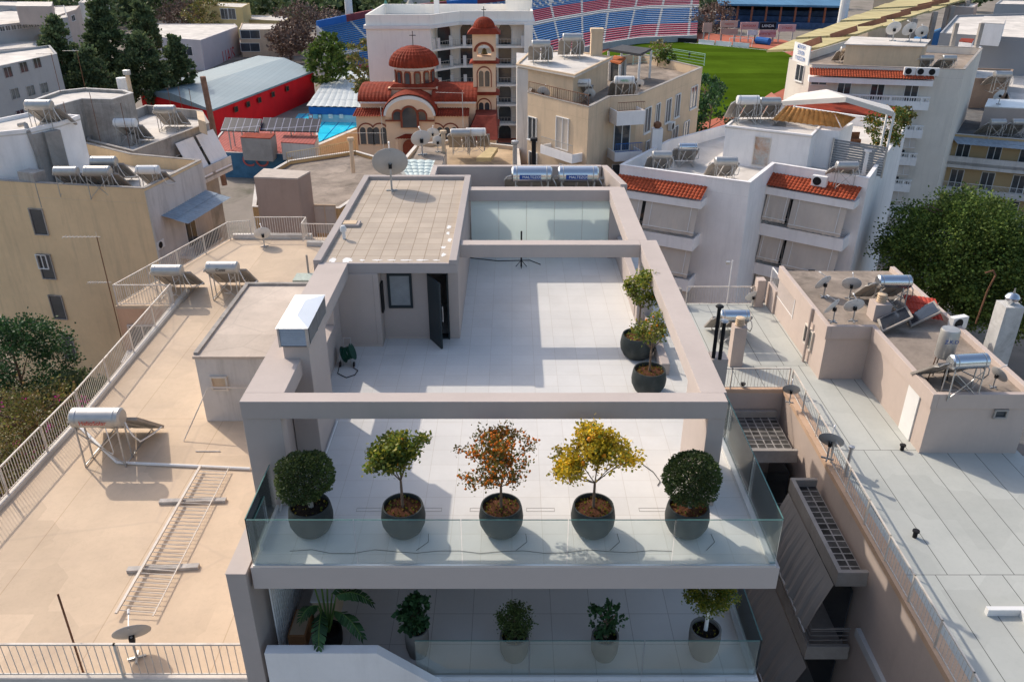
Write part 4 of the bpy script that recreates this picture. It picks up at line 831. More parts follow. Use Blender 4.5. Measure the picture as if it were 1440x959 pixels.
def balcony(root, A, B, u0, u1, z, out=1.25, th=.22, m=None, rail='bars', awn=None, door=True, wallm=None, up=.35, railm=None):
    """balcony along wall A-B between distances u0,u1 (metres from A) with its floor at z"""
    d = Vector((B[0]-A[0], B[1]-A[1])).normalized(); n = Vector((d.y, -d.x)); 
    if n.dot(Vector(A[:2])) > 0: n = -n
    o = Vector((A[0], A[1], 0)); m = m or WHITE
    q = MB(); wbox(q, o, d, n, u0, u1, z-th, z, 0, out); b = q.build('balcony', m, root)
    if up:
        q = MB(); wbox(q, o, d, n, u0, u1, z+.001, z+up, out-.1, out); wbox(q, o, d, n, u0, u0+.1, z+.001, z+up, 0, out-.101); wbox(q, o, d, n, u1-.1, u1, z+.001, z+up, 0, out-.101); q.build('upstand', m, b)
    q = MB(); pt = lambda u, t: (o.x+d.x*u+n.x*t, o.y+d.y*u+n.y*t); rm = railm or GALV
    if rail == 'bars': railing(q, pt(u0+.05, out-.05), pt(u1-.05, out-.05), z+up, 1.0-up, .13, .012)
    elif rail == 'horiz': railing(q, pt(u0+.05, out-.05), pt(u1-.05, out-.05), z+up, 1.0-up, .13, .012, 3)
    elif rail == 'baluster':
        N = int((u1-u0)/.24); rm = WHITEP
        for i in range(N+1):
            x, y = pt(u0+.1+(u1-u0-.2)*i/N, out-.1); q.lathe([(.05, 0), (.085, .22), (.045, .45), (.055, .7)], 5, (x, y, z))
        a_, b_ = pt(u0, out-.1), pt(u1, out-.1); q.bar((*a_, z+.76), (*b_, z+.76), .2, .13)
        for k in range(int((u1-u0)/3)+1):
            x, y = pt(min(u1-.1, u0+.1+k*3), out-.1); q.box(x-.11, x+.11, y-.11, y+.11, z, z+.82)
    elif rail == 'solid':
        wbox(q, o, d, n, u0, u1, z+.001, z+.95, out-.12, out); rm = m
    if rail: q.build('balustrade', rm, b)
    if door:
        k = max(1, int((u1-u0)/2.6))
        for i in range(k):
            c = u0+(u1-u0)*(i+.5)/k; q = MB(); wbox(q, o, d, n, c-.7, c+.7, z+.05, z+2.15, .004, .06); f = q.build('balcony_door', WHITEP, b)
            q = MB(); wbox(q, o, d, n, c-.62, c-.04, z+.12, z+2.08, .061, .075); wbox(q, o, d, n, c+.04, c+.62, z+.12, z+2.08, .061, .075); q.build('pane', DARKWIN, f)
    if awn:
        for (a0, a1, drop) in awn:
            x0 = u0+(u1-u0)*a0; x1 = u0+(u1-u0)*a1; q = MB(); N = 16; T0 = pt(x0, out*.55); k = 0
            for i in range(N+1):
                u = x0+(x1-x0)*i/N; s_ = .03*math.sin(i*1.3); p0 = pt(u, out*.75); p1 = pt(u, out+.15+s_); p2 = pt(u, out+.16+s_)
                q.v += [(*p0, z+2.62), (*p1, z+2.62-drop), (*p2, z+2.4-drop-.05*(i % 2))]
            for i in range(N): a = i*3; q.f += [(a, a+3, a+4, a+1), (a+1, a+4, a+5, a+2)]; q.m += [0, 0]
            w1 = q.build('awning', AWN, b); q = MB(); q.bar((*pt(x0, out+.16), z+2.62-drop), (*pt(x1, out+.16), z+2.62-drop), .05)
            q.bar((*pt(x0+(x1-x0)*.12, out*.76), z+2.6), (*pt(x0+(x1-x0)*.12, out+.19), z+2.6-drop), .035); q.bar((*pt(x1-(x1-x0)*.12, out*.76), z+2.6), (*pt(x1-(x1-x0)*.12, out+.19), z+2.6-drop), .035); ORG[w1.name] = ORG[root.name]; b2 = q.build('awning_frame', WHITEP, b)
    return b
for o in (): pass
_oldbuild = MB.build
def _b(s, name, mats, parent=None, smooth=False, bevel=0):
    ob = _oldbuild(s, name, mats, parent, smooth, bevel); return ob
def dist(A, p): return math.hypot(p[0]-A[0], p[1]-A[1])
# parts of parts keep the thing's own origin
def heat(lab, px, py, z, v='d', sc=1.0, rz=0): return tank_at({'d': H_DULL, 's': H_STEEL, 'w': H_WHITE}[v], lab, px, py, z, rz, sc)
# ================================================================ LEFT: YELLOW-BEIGE BLOCK
R1, p1 = bld('apartment_block', 'yellow-beige apartment block with small shaft windows at the left edge', 'apartment building', [(-60, 250), (48, 257), (203, 265), (283, 225), (186, 216), (120, 200), (-40, 195)], -3.9, BEIGE, PALEROOF, .9, cop=STAINED)
q = MB(); q.wallbox(p1[2], p1[3], -.05, -.005, -20, -4.1) ; q.wallbox(p1[2], p1[3], .005, .05, -20, -4.1); q.build('side_wall', OLDWHITE, R1)
A, Bq = p1[1], p1[2]
for px, py in ((55, 312), (66, 375), (82, 432), (97, 488), (45, 300-10)):
    if py > 295: window(R1, A, Bq, px, py, .95, 1.75, STAINED, DARKWIN, False, mull=False)
window(R1, A, Bq, 60, 368, .7, .95, WHITEP, DARKWIN, False)
q = MB(); wl = [P2(28, 254, -3.9), P2(50, 257, -3.9)]; q.wallbox(wl[0], wl[1], -.03, .9, -5.6, -3.3); q.build('chimney', STAINED, R1)
A, Bq = p1[2], p1[3]
child, cp = child_box(R1, 'rooftop_room', [(-30, 194), (40, 187), (85, 177), (113, 167), (47, 162), (-30, 178)], -4.8, -1.2, WHITE, PALEROOF, .25)
for k, (x0, x1, y) in enumerate(((42, 60, 189), (62, 84, 186))):
    a, b = P2(x0, y, -1.3), P2(x1, y-4, -1.3); q = MB(); q.wallbox(a, b, -.05, .5, -4.8, -1.35); q.build('chimney_shaft', CONC, R1)
q = MB(); a = P(38, 183, -1.1); q.path([(a[0]-.5, a[1], -.8), (a[0], a[1], -.7), (a[0]+.3, a[1]-.4, -1.2), (a[0]+.8, a[1]-.6, -4.8)], .14, 8); q.build('flue', CONC, R1)
win_d = Vector((Bq[0]-A[0], Bq[1]-A[1])); LEN = win_d.length
balcony(R1, A, Bq, LEN*.32, LEN*.86, -9.4, 1.3, .2, OLDWHITE, 'bars', None, True, railm=BLACKM, up=0)
q = MB(); d = win_d.normalized(); n = Vector((d.y, -d.x)); n = n if n.dot(Vector(A)) < 0 else -n; o = Vector((A[0], A[1], 0))
pt = lambda u, t: (o.x+d.x*u+n.x*t, o.y+d.y*u+n.y*t)
tiles(q, (*pt(LEN*.15, 1.9), -6.6), (*pt(LEN*.98, 1.9), -6.6), (*pt(LEN*.98, 0), -6.1), (*pt(LEN*.15, 0), -6.1), .3, .04, 2); q.build('corrugated_canopy', mat('blue_grey_corrugated', (.30, .36, .42), .5, .2, 2, stain=.4, staincol=(.3, .25, .2)), R1)
p = pt(LEN*.10, .05); put(AC0, 'outdoor unit high on the side wall of the yellow-beige block, under the blue canopy', (p[0], p[1]-.3, -8.2), math.atan2(d.y, d.x)+0)
q = MB(); 
for i in range(5):
    u = LEN*(.52+.05*i); a = pt(u, 1.28); b = pt(u+.5, 1.28); q.hexa([(*a, -9.3), (*b, -9.3), (b[0]+.02, b[1]-.03, -9.3), (a[0]+.02, a[1]-.03, -9.3)], [(*a, -8.35), (*b, -8.35), (b[0]+.02, b[1]-.03, -8.35), (a[0]+.02, a[1]-.03, -8.35)])
tag(q.build('laundry', mat('dark_cloth', (.03, .035, .05), .9, .3, 3)), 'dark clothes hung along the balcony rail under the blue canopy', 'laundry')
for i, (px, py, z, v, s_, lab) in enumerate(((55, 148, -1.6, 'd', 1.3, 'tall-standing water heater against the white rooftop room at the far left'), (93, 241, -4.8, 'd', 1.15, 'left of the two water heaters side by side at the parapet of the yellow-beige block'),
    (137, 241, -4.8, 'd', 1.25, 'fat water heater, right one of the side by side pair on the yellow-beige block'), (146, 227, -4.8, 'd', 1.25, 'water heater just behind the side by side pair on the yellow-beige block'), (208, 239, -4.8, 'w', 1.1, 'white water heater near the right parapet corner of the yellow-beige block'))):
    heat(lab, px, py, z, v, s_)
for px, py, h, lab in ((108, 222, 4.2, 'thin black mast beside the white rooftop room'), (145, 215, 4.6, 'thin rusty mast in front of the stained penthouse wall'), (183, 210, 3.6, 'thin dark mast near the chair on the yellow-beige block')):
    yagi(lab, P(px, py, -4.8), h, [])
q = MB(); a = at(165, 208, -4.8); q.hexa([(a[0], a[1], -4.8), (a[0]+1.2, a[1], -4.8), (a[0]+1.2, a[1]+.8, -4.8), (a[0], a[1]+.8, -4.8)], [(a[0]+.2, a[1]+.2, -3.9), (a[0]+1.3, a[1]+.2, -3.9), (a[0]+1.3, a[1]+.8, -3.9), (a[0]+.2, a[1]+.8, -3.9)]); tag(q.build('roof_locker', CONC), 'small dark sloping locker on the roof terrace of the yellow-beige block', 'locker')
# stained penthouse block behind
R2, p2_ = bld('stained_block', 'white-roofed building with a black-stained grey wall behind the yellow-beige block', 'building', [(78, 149), (115, 139), (157, 140), (187, 131), (175, 127), (120, 124), (83, 128), (43, 142)], -1.0, STAINED, PALEROOF, .25, cop=OLDWHITE)
a = at(174, 127, -1.2); q = MB(); q.tube(a, (a[0], a[1], -.2), .42, 12); tag(q.build('water_cistern', WHITEP), 'white drum on the corner of the stained white-roofed building', 'water tank')
a = at(184, 131, -1.2); r = thing('chimney', 'yellow chimney pipe with dark cap on the stained building', 'chimney', a); MB().tube(a, (a[0], a[1], .25), .17, 10).build('shaft', CREAM, r); MB().lathe([(.001, .4), (.3, .35), (.3, 0)], 12, (a[0], a[1], .25)).build('cap', GALV, r)
yagi('antenna with orange arms above the stained building, nearer the left edge', P(85, 130, -1), 3.0, [(1, 1.2, PI, 6)]); yagi('antenna with orange arms above the stained building, nearer the red hall', P(120, 125, -1), 3.0, [(1, 1.2, PI*.98, 6)])
# terrace building with two white canopies
R3, p3 = bld('terrace_block', 'cluttered roof terrace with white side screens in front of the red hall', 'apartment building', [(187, 213), (294, 173), (284, 156), (205, 148), (125, 180), (122, 197)], -3.9, STAINED, PALEROOF, .8, cop=CONC)
A, Bq = p3[0], p3[1]; LN = dist(A, Bq)
d = Vector((Bq[0]-A[0], Bq[1]-A[1])).normalized(); n = Vector((d.y, -d.x)); n = n if n.dot(Vector(A)) < 0 else -n; o = Vector((A[0], A[1], 0))
for f0, f1 in ((.46, .70), (.74, .99)):
    q = MB(); a0 = (o.x+d.x*LN*f0, o.y+d.y*LN*f0); a1 = (o.x+d.x*LN*f1, o.y+d.y*LN*f1); q.hexa([(a0[0]+n.x*1.6, a0[1]+n.y*1.6, -7.4), (a1[0]+n.x*1.6, a1[1]+n.y*1.6, -7.4), (a1[0]+n.x*1.65, a1[1]+n.y*1.65, -7.4), (a0[0]+n.x*1.65, a0[1]+n.y*1.65, -7.4)], [(a0[0]+n.x*.3, a0[1]+n.y*.3, -4.4), (a1[0]+n.x*.3, a1[1]+n.y*.3, -4.4), (a1[0]+n.x*.35, a1[1]+n.y*.35, -4.4), (a0[0]+n.x*.35, a0[1]+n.y*.35, -4.4)]); q.build('awning', WHITE, R3)
balcony(R3, A, Bq, LN*.4, LN*1.0, -7.6, 1.6, .3, OLDWHITE, 'solid', None, True)
heat('water heater at the back of the cluttered terrace before the red hall', 232, 154, -4.7, 'd', 1.3); heat('water heater with a red name strip against the stained wall', 176, 173, -4.7, 'w', 1.3)
for px, py, h, lab in ((243, 165, 2.6, 'first of the thin masts at the back of the cluttered terrace'), (258, 163, 2.6, 'second thin mast at the back of the cluttered terrace'), (272, 162, 2.4, 'third thin mast at the back of the cluttered terrace')): yagi(lab, P(px, py, -4.7), h, [])
o_, _ = child_box(R3, 'end_pillar', [(278, 168), (289, 172), (286, 158), (276, 156)], -3.95, -2.9, CREAM)
q = MB(); a = P(300, 190, -7); e_ = PY(285, 108, a[1]); q.tube((a[0]+.3, a[1], -12), e_, .28, 10); q.build  # brick stack
tag(q.build('tall_brick_stack', mat('brown_brick', (.25, .15, .11), .95, .3, 3)), 'tall thin brown chimney stack standing in front of the red hall', 'chimney')
# ---------------- between: brown hut and old concrete roofs
R4, p4 = bld('concrete_roof_building', 'low building with a broad weathered concrete roof and ochre walls behind the sandy roof', 'apartment building', [(355, 291), (478, 293), (570, 232), (500, 212), (405, 226), (360, 252)], -6.5, mat('ochre_wall', (.56, .36, .17), .9, .12, .5, streak=.3, staincol=(.3, .2, .12)), DIRTROOF, .3, cop=PALEROOF)
child_box(R4, 'stair_tower', [(357, 249), (418, 251), (436, 241), (371, 237)], -11, -3.9, mat('brown_pink_render', (.42, .31, .25), .9, .1, .4, streak=.4, staincol=(.25, .19, .16)), HUTROOF, .0)
A, Bq = p4[0], p4[1]; window(R4, A, Bq, 398, 306, 1.1, 1.7, RAILW, CREAM, False); window(R4, A, Bq, 458, 308, 1.5, 2.0, CREAM, AWN, False)
fence('roof_railing', 'yellowish railing along the back edge of the weathered concrete roof', [P2(405, 232, -6.5), P2(452, 224, -6.5), P2(500, 214, -6.5)], -6.5, 1.0, mat('yellow_rail', (.50, .38, .20), .7, .2, 2), .2, .015, 3, 'railings on the far roofs')
R5, p5 = bld('rubble_roof_building', 'building with an ochre rubble-strewn roof in front of the church', 'apartment building', [(535, 262), (735, 262), (729, 206), (640, 196), (585, 203)], -5.6, CREAM, mat('ochre_rubble_roof', (.46, .34, .22), .95, .3, .5, stain=.7, staincol=(.2, .15, .11), bump=.6), .3, cop=PALEROOF)
child_box(R5, 'low_room', [(577, 232), (620, 236), (628, 210), (590, 206)], -6, -4.4, OLDWHITE, DIRTROOF, 0)
o = child_box(R5, 'roof_frame', [(670, 222), (690, 222), (700, 208), (688, 207)], -4.7, -4.4, mat('yellow_beam', (.55, .42, .22), .8, .2, 2))[0]
heat('water heater with dark legs on the ochre rubble roof, nearer the dishes', 648, 187, -5.3, 'd', 1.2); heat('water heater at the church side of the ochre rubble roof', 669, 186, -5.3, 'w', 1.2)
put(D_WHITE, 'pale dish on the low room in front of the church, nearer the big grey dish', at(594, 218, -4.4), .3, 1.8); put(D_WHITE, 'small pale dish in front of the church porch', at(609, 202, -4.4), 0, 1.2); put(D_WHITE, 'small pale dish between the low room and the dark-legged heater', at(616, 214, -4.4), -.3, 1.2)
yagi('white comb antenna in front of the church', P(652, 205, -5), 4.2, [(1, 2.2, PI*.95, 8)], GALV); yagi('tall thin antenna pole left of the big grey dish', P(541, 232, -5.6), 4.5, [(.55, 3.0, PI, 14)], GALV)
r = thing('corrugated_shed', 'shed roof of pale blue corrugated sheets behind the big grey dish', 'shed', P(590, 245, -20)); q = MB(); a, b, c, d = P(572, 248, -3.2), P(604, 248, -3.2), P(612, 226, -3.0), P(556, 224, -3.0); tiles(q, a, b, c, d, .5, .05, 5); q.build('roof', mat('pale_corrugated', (.50, .58, .56), .5, .2, 1.5), r); MB().prism([a[:2], b[:2], c[:2], d[:2]], -20, -3.5).build('wall', GALV, r)
for px, py, h, mt_, lab in ((433, 215+30, 0, 0, ''),):
    pass
q = MB(); a = P(437, 228, -5); 
for i, (px, py, h, m_, lab) in enumerate(((497, 243, 2.4, CREAM, 'yellow vent stack on the weathered roof beside the grey dish'), (625, 236, 2.6, CREAM, 'yellow vent stack on the ochre rubble roof'), (724, 262, 3.0, GALV, 'thin grey flue behind the rear heaters'), (750, 262, 3.2, BLACKM, 'thin black flue behind the rear heaters'))):
    a = at(px, py, -5.6); q = MB(); q.tube(a, (a[0], a[1], a[2]+h), .16, 10); q.lathe([(.001, .3), (.26, .25), (.26, .05)], 10, (a[0], a[1], a[2]+h)); tag(q.build('vent_stack', m_), lab, 'chimney')
# ================================================================ RED HALL, POOL, CLUB HOUSE
R6 = thing('red_hall', 'long red sports hall with a blue-grey metal roof', 'sports hall', (*P2(310, 130, -14.5), -20))
c = [P2(x, y, -14.5) for x, y in ((193, 126), (297, 154), (442, 99), (363, 78))]
MB().prism(inset(c, .3), -20, -14.9).build('wall', RED, R6); q = MB(); m1 = ((c[0][0]+c[1][0])/2, (c[0][1]+c[1][1])/2); m2 = ((c[2][0]+c[3][0])/2, (c[2][1]+c[3][1])/2)
q.hexa([(*c[0], -14.9), (*c[1], -14.9), (*c[2], -14.9), (*c[3], -14.9)], [(*c[0], -14.6), (*c[1], -14.6), (*c[2], -14.6), (*c[3], -14.6)])
q.v += [(*c[0], -14.6), (*m1, -13.6), (*c[1], -14.6), (*c[2], -14.6), (*m2, -13.6), (*c[3], -14.6)]; k = len(q.v)-6; q.f += [(k, k+1, k+4, k+5), (k+1, k+2, k+3, k+4), (k, k+2, k+1), (k+3, k+5, k+4)]; q.m += [0]*4
q.build('roof', mat('blue_grey_sheet', (.23, .30, .33), .45, .12, .05, tile=(.9, 60, .05, (.8, .8, .8), .08), stain=.2, staincol=(.4, .42, .42)), R6)
for px, py in ((332, 154), (349, 147), (365, 141), (384, 133), (404, 125)): window(R6, c[1], c[2], px, py, 1.0, .8, RUST, DARK, False, mull=False)
POOL = mat('pool_water', (.04, .62, .85), .1, .1, .2, tile=(2.5, 80, .12, (.1, .25, .5), .05), bump=.1)
g = MB(); g.prism([P2(x, y, -19.9) for x, y in ((395, 222), (505, 176), (505, 160), (420, 160), (385, 205))], -20.0, -19.9); struct('pool_water', g, POOL)
r = thing('pool_hall', 'low pool building with white corrugated roof and blue painted wall', 'building', (*P2(470, 130, -15), -20)); c = [P2(x, y, -17.2) for x, y in ((431, 150), (516, 152), (516, 103), (466, 102))]
MB().prism(inset(c, .4), -20, -18.6).build('wall', mat('pool_wall', (.35, .62, .72), .8, .1, .5), r); MB().prism(inset(c, .3), -18.6, -17.35).build('blue_band', BLUEP, r); q = MB(); tiles(q, (*c[0], -17.2), (*c[1], -17.2), (*c[2], -16.9), (*c[3], -16.9), 1.2, .1, 6); q.build('roof', mat('white_sheet', (.52, .56, .57), .5, .1, 1), r)
for i, px in enumerate((437, 450, 465, 480)): window(r, c[0], c[1], px, 164, .6, .6, [REDL, BLKT, WHITEP, WHITEP][i], WHITEP, False, mull=False)
r = thing('pool_side_wall', 'long beige wall between the pool and the town roofs', 'wall', (*P2(450, 200, -15), -20)); a, b = P2(408, 222, -16.5), P2(503, 182, -16.5); MB().wallbox(a, b, 0, .5, -20, -16.5).build('wall', CREAM, r); MB().wallbox(a, b, -.05, .56, -16.499, -16.4).build('coping', PALEROOF, r)
r, pc = bld('club_house', 'low club house with red corrugated roofs and blue mural wall beside the pool', 'building', [(303, 214), (400, 217), (447, 196), (446, 178), (318, 178), (303, 196)], -16.5, mat('mural_blue', (.07, .18, .30), .8, .3, .6), mat('red_sheet', (.42, .10, .08), .7, .25, .3, tile=(.5, 40, .08, (.6, .6, .6), .1)), .1, cop=OLDWHITE)
child_box(r, 'grey_block', [(338, 193), (380, 195), (387, 188), (345, 187)], -17, -13.9, mat('grey_render', (.33, .32, .31), .9, .15, .6, stain=.3), TERRA)
child_box(r, 'white_block', [(395, 200), (442, 203), (447, 190), (400, 188)], -17, -14.6, OLDWHITE, mat('red_sheet'  , (.4, .1, .08)))
text('CO', 2.6, tuple(Vector(PW(360, 226, pc[0], pc[1]))-Vector((0, .15, 0))), (PI/2, 0, math.atan2(pc[1][1]-pc[0][1], pc[1][0]-pc[0][0])), mat('mural_red', (.45, .12, .12)), r)
for i, (x0, x1, lab) in enumerate(((309, 362, 'left half of the tilted solar array above the club house'), (364, 447, 'right half of the tilted solar array above the club house'))):
    a, b = P(x0, 171, -12.6), P(x1, 173, -12.6); r = thing('solar_array', lab, 'solar panel', (a[0], a[1], -16), 'solar arrays over the club house')
    MB().hexa([(a[0], a[1]-.2, -13.9), (b[0], b[1]-.2, -13.9), (b[0], b[1]+2.4, -12.7), (a[0], a[1]+2.4, -12.7)], [(a[0], a[1]-.25, -13.75), (b[0], b[1]-.25, -13.75), (b[0], b[1]+2.35, -12.55), (a[0], a[1]+2.35, -12.55)]).build('panel', mat('solar_cells', (.06, .06, .075), .3, .2, 1, tile=(1.0, 2.7, .06, (5, 5, 5), .1), bump=0), r)
    for k in range(3): x = a[0]+(b[0]-a[0])*(k+.5)/3; MB().bar((x, a[1]+.3, -16.5), (x, a[1]+.3, -13.7), .15).bar((x, a[1]+2.1, -16.5), (x, a[1]+2.1, -12.8), .15).build('leg', GALV, r)
# ================================================================ FAR LEFT BUILDINGS
GR1 = mat('pale_grey_render', (.40, .40, .40), .9, .1, .2, streak=.3, staincol=(.28, .28, .27))
R7, p7 = bld('grey_block', 'pale grey three-storey block with small paired windows left of the conifers', 'building', [(-60, 106), (80, 76), (70, 64), (-60, 80)], -5.5, GR1, PALEROOF, .3)
for px, py in ((11, 102), (33, 95), (52, 89), (21, 132), (43, 128), (62, 124), (29, 162), (52, 158)): window(R7, p7[0], p7[1], px, py, 1.5, 1.3, GR1, DARKWIN, False)
R8, p8 = bld('school_block', 'wide concrete block with a long window band in the top left corner', 'building', [(-60, 42), (95, 25), (90, 8), (-60, 20)], -9, GR1, PALEROOF, .3)
for k in range(9): window(R8, p8[0], p8[1], 3+k*8, 41-k*1.0, 1.2, 1.0, WHITEP, DARKWIN, False)
child_box(R8, 'upper_room', [(22, 9), (72, 9), (74, 3), (24, 3)], -9, -5, PINKY, PALEROOF)
r, pp_ = bld('pink_annexe', 'pinkish building with a low window behind the tallest conifers', 'building', [(75, 24), (107, 14), (112, 8), (76, 10)], -9, PINKY, PALEROOF, .1); window(r, pp_[0], pp_[1], 103, 26, 3, 1.4, WHITEP, DARKWIN, False)
r, _ = bld('yellow_corner_house', 'small yellow flat-roofed house between the concrete block and the grey block', 'building', [(38, 46), (62, 50), (66, 42), (45, 40)], -12, mat('soft_yellow', (.55, .45, .24), .9, .1, .3), PALEROOF, .1)
r, _ = bld('low_white_roof', 'low white-roofed range in front of the concrete block', 'building', [(-20, 72), (50, 66), (52, 58), (-10, 60)], -13, OLDWHITE, PALEROOF, .1)
R9, p9 = bld('graffiti_hall', 'white-roofed hall with graffiti on its pale end wall', 'building', [(215, 52), (282, 57), (334, 38), (330, 34), (218, 34)], -13, mat('lilac_render', (.52, .49, .50), .9, .08, .3), PALEROOF, .15)
tx = PW(322, 80, p9[1], p9[2]); text('LIAIS', 5.0, tx, (PI/2, 0, math.atan2(p9[2][1]-p9[1][1], p9[2][0]-p9[1][0])), REDL, R9); 
for px in (236, 262): window(R9, p9[0], p9[1], px, 72, 4, 2, WHITEP, DARKWIN, False)
R10, p10 = bld('school_wing', 'white two-storey school wing right of the graffiti hall', 'building', [(336, 42), (372, 42), (420, 40), (412, 34), (340, 33)], -13, CREAM, PALEROOF, .15)
for px, py in ((352, 49), (352, 67), (396, 55)): window(R10, p10[0], p10[1], px, py, 5, 2, WHITEP, DARKWIN, False)
R11, p11 = bld('yellow_school', 'far yellow building with flat roof at the top, left of the bare trees', 'building', [(283, 8), (340, 11), (351, 5), (290, 3)], -11, mat('school_yellow', (.60, .46, .22), .9, .1, .3), PALEROOF, .2)
for px in (316, 326): window(R11, p11[0], p11[1], px, 20, 3.2, 3, WHITEP, DARKWIN, False)
bld('yellow_school_wing', 'lower white-roofed wing in front of the far yellow building', 'building', [(325, 27), (400, 30), (410, 23), (345, 21)], -15.5, mat('school_yellow', (.6, .46, .22)), PALEROOF, .1)
# ================================================================ WHITE BALCONIED BUILDING BEHIND THE CHURCH
IV = mat('ivory_render', (.88, .84, .77), .9, .06, .3, streak=.2, staincol=(.45, .41, .37))
def XY(px, Y, py=100): return PY(px, py, Y)[0]
W0 = thing('balconied_white_building', 'large ivory building with arched doors and open galleries behind the church', 'building', (-12, 132, -20))
xl, xm, xr, xe = XY(516, 127, 60), XY(606, 127, 60), XY(737, 133, 60), XY(749, 133, 60); zt = PY(560, 41, 127)[2]
MB().box(xl, xm, 127, 146, -20, zt).box(xm+.01, xr, 135, 146, -20, zt).box(xr+.01, xe, 132.2, 146, -20, zt).build('wall', IV, W0)
q = MB(); ring(q, [(xl-.3, 126.7), (xm, 126.7), (xm+4, 132.5), (xe+.3, 132.5), (xe+.3, 146.3), (xl-.3, 146.3)], .5, zt, zt+.5); q.build('cornice', WHITEP, W0)
q = MB(); ring(q, [(xl, 127.1), (xm, 127.1), (xm+4, 133), (xe, 133), (xe, 146), (xl, 146)], .3, zt+.5, zt+1.9); q.build('parapet', IV, W0)
MB().prism([(xm, 127.2), (xm+4, 133), (xe, 133), (xe, 135.5), (xm, 135.5)], zt+.02, zt+.3).build('gallery_roof', IV, W0)
MB().box(XY(711, 140, 20), xe, 139, 145, zt, zt+4.2).build('stair_tower', IV, W0); a = PY(727, 8, 142); MB().tube((a[0], 142, zt+4.2), (a[0], 142, zt+5.8), 2.2, 20).build('water_drum', GALV, W0)
MB().box(XY(611, 144, 20), XY(618, 144, 20), 143.5, 144.5, zt, zt+3.8).build('chimney', WHITEP, W0)
def arch(mb, x, y, z, w_, h, n=8, t=.05):
    pts = [(x-w_/2, z), (x+w_/2, z), (x+w_/2, z+h-w_/2)]+[(x+w_/2*math.cos(PI*i/n), z+h-w_/2+w_/2*math.sin(PI*i/n)) for i in range(1, n)]+[(x-w_/2, z+h-w_/2)]
    pts = pts[::-1]
    return mb.hexa([(a, y, b) for a, b in pts], [(a, y-t, b) for a, b in pts])
zs = [PY(680, yy, 133)[2] for yy in (65, 92.5, 119, 147, 174)]
for k, z in enumerate(zs):
    q = MB(); q.prism([(xm, 128.6), (xm+4, 132.8), (xr+.2, 132.8), (xr+.2, 134.99), (xm, 134.99)], z-.3, z); g = q.build('gallery_floor', IV, W0)
    q = MB(); q.bar((xm+.1, 128.7, z+.5), (xm+4, 132.9, z+.5), .15, 1.0) if False else None
    for px in (611, 617, 626+8, 655-2, 687-5, 737-2):
        x = XY(px, 132.9, 60) if px > 620 else XY(px, 130.5, 60); yy = 132.9 if px > 620 else 128.9+(x-xm); MB().box(x-.25, x+.25, yy-.1, yy+.3, z, z+1.5).build('pier', WHITEP, g)
    q = MB(); railing(q, (xm+4, 132.9), (xr, 132.9), z, 1.0, .5, .02); railing(q, (xm, 128.8), (xm+4, 132.9), z, 1.0, .5, .02); q.build('railing', GALV, g)
for k, yy in enumerate((53, 79, 106, 133, 160, 188)):
    for px in (625, 657, 710):
        c = PY(px, yy+11, 135); w1, h1 = 3.0, 4.3-.9
        if k >= 3: h1 = 2.9
        q = MB(); arch(q, c[0], 135-.002, c[2], w1-.6, h1); f = q.build('arched_door_frame', WHITEP, W0); q = MB(); arch(q, c[0], 134.94, c[2]+.02, w1-1.0, h1-.2); q.build('pane', DARKWIN, f)
# ================================================================ CHURCH
CH = mat('peach_church_render', (.80, .57, .39), .9, .06, .4, streak=.15, staincol=(.45, .32, .22)); TRIM = mat('brick_trim', (.26, .07, .04), .85, .2, 3)
C0 = thing('domed_church', 'peach church with red tiled dome, barrel roofs and bell tower', 'church', (-13, 118, -20))
Y0 = 112.0; zf = lambda py, Y=Y0: PY(600, py, Y)[2]; xf = lambda px, Y=Y0: PY(px, 150, Y)[0]
x0, x1 = xf(541), xf(610); cx = (x0+x1)/2; R = (x1-x0)/2; zsx = zf(159)-.35; zb = -20
MB().box(x0, x1, Y0, 126, zb, zsx).build('wall', CH, C0)
def barrel(mb, cx, y0, y1, z, R, axis='y', n=18, flat=.75, t=.35, ribs=0):
    pts = [(math.cos(PI*i/n)*R, math.sin(PI*i/n)*R*flat) for i in range(n+1)]
    L = int((y1-y0)/.5) if ribs else 1; k = len(mb.v)
    cols = L*2+1 if ribs else 2
    for j in range(cols):
        y = y0+(y1-y0)*j/(cols-1); e = (.08 if j % 2 else 0) if ribs else 0
        for a, b in pts:
            s_ = (R+e)/R; p = (cx+a*s_, y, z+b*s_) if axis == 'y' else (y, cx+a*s_, z+b*s_); mb.v.append(p)
    for j in range(cols-1):
        for i in range(n): a = k+j*(n+1)+i; mb.f.append((a, a+1, a+n+2, a+n+1)); mb.m.append(mb.cur)
    return mb
def halfdisc(mb, cx, y, z, R, flat=.75, n=18, t=.3, axis='y'):
    pts = [(math.cos(PI*i/n)*R, math.sin(PI*i/n)*R*flat) for i in range(n+1)][::-1]
    if axis == 'y': return mb.hexa([(cx+a, y+t, z+b) for a, b in pts], [(cx+a, y, z+b) for a, b in pts])
    return mb.hexa([(y+t, cx+a, z+b) for a, b in pts], [(y, cx+a, z+b) for a, b in pts])
q = MB(); halfdisc(q, cx, Y0, zsx, R, .72, t=13); q.build('gable', CH, C0)
q = MB(); halfdisc(q, cx, Y0-.3, zsx+.0, R+.2, .75, t=.5); g = q.build('gable_rim', WHITEP, C0)
q = MB(); halfdisc(q, cx, Y0-.32, zsx-.2, R-.08, .74, t=.1); q.build('gable_field', CH, C0)
q = MB(); barrel(q, cx, Y0-.35, 124, zsx+.05, R+.3, ribs=1, flat=.77); q.build('barrel_roof', TERRA, C0)
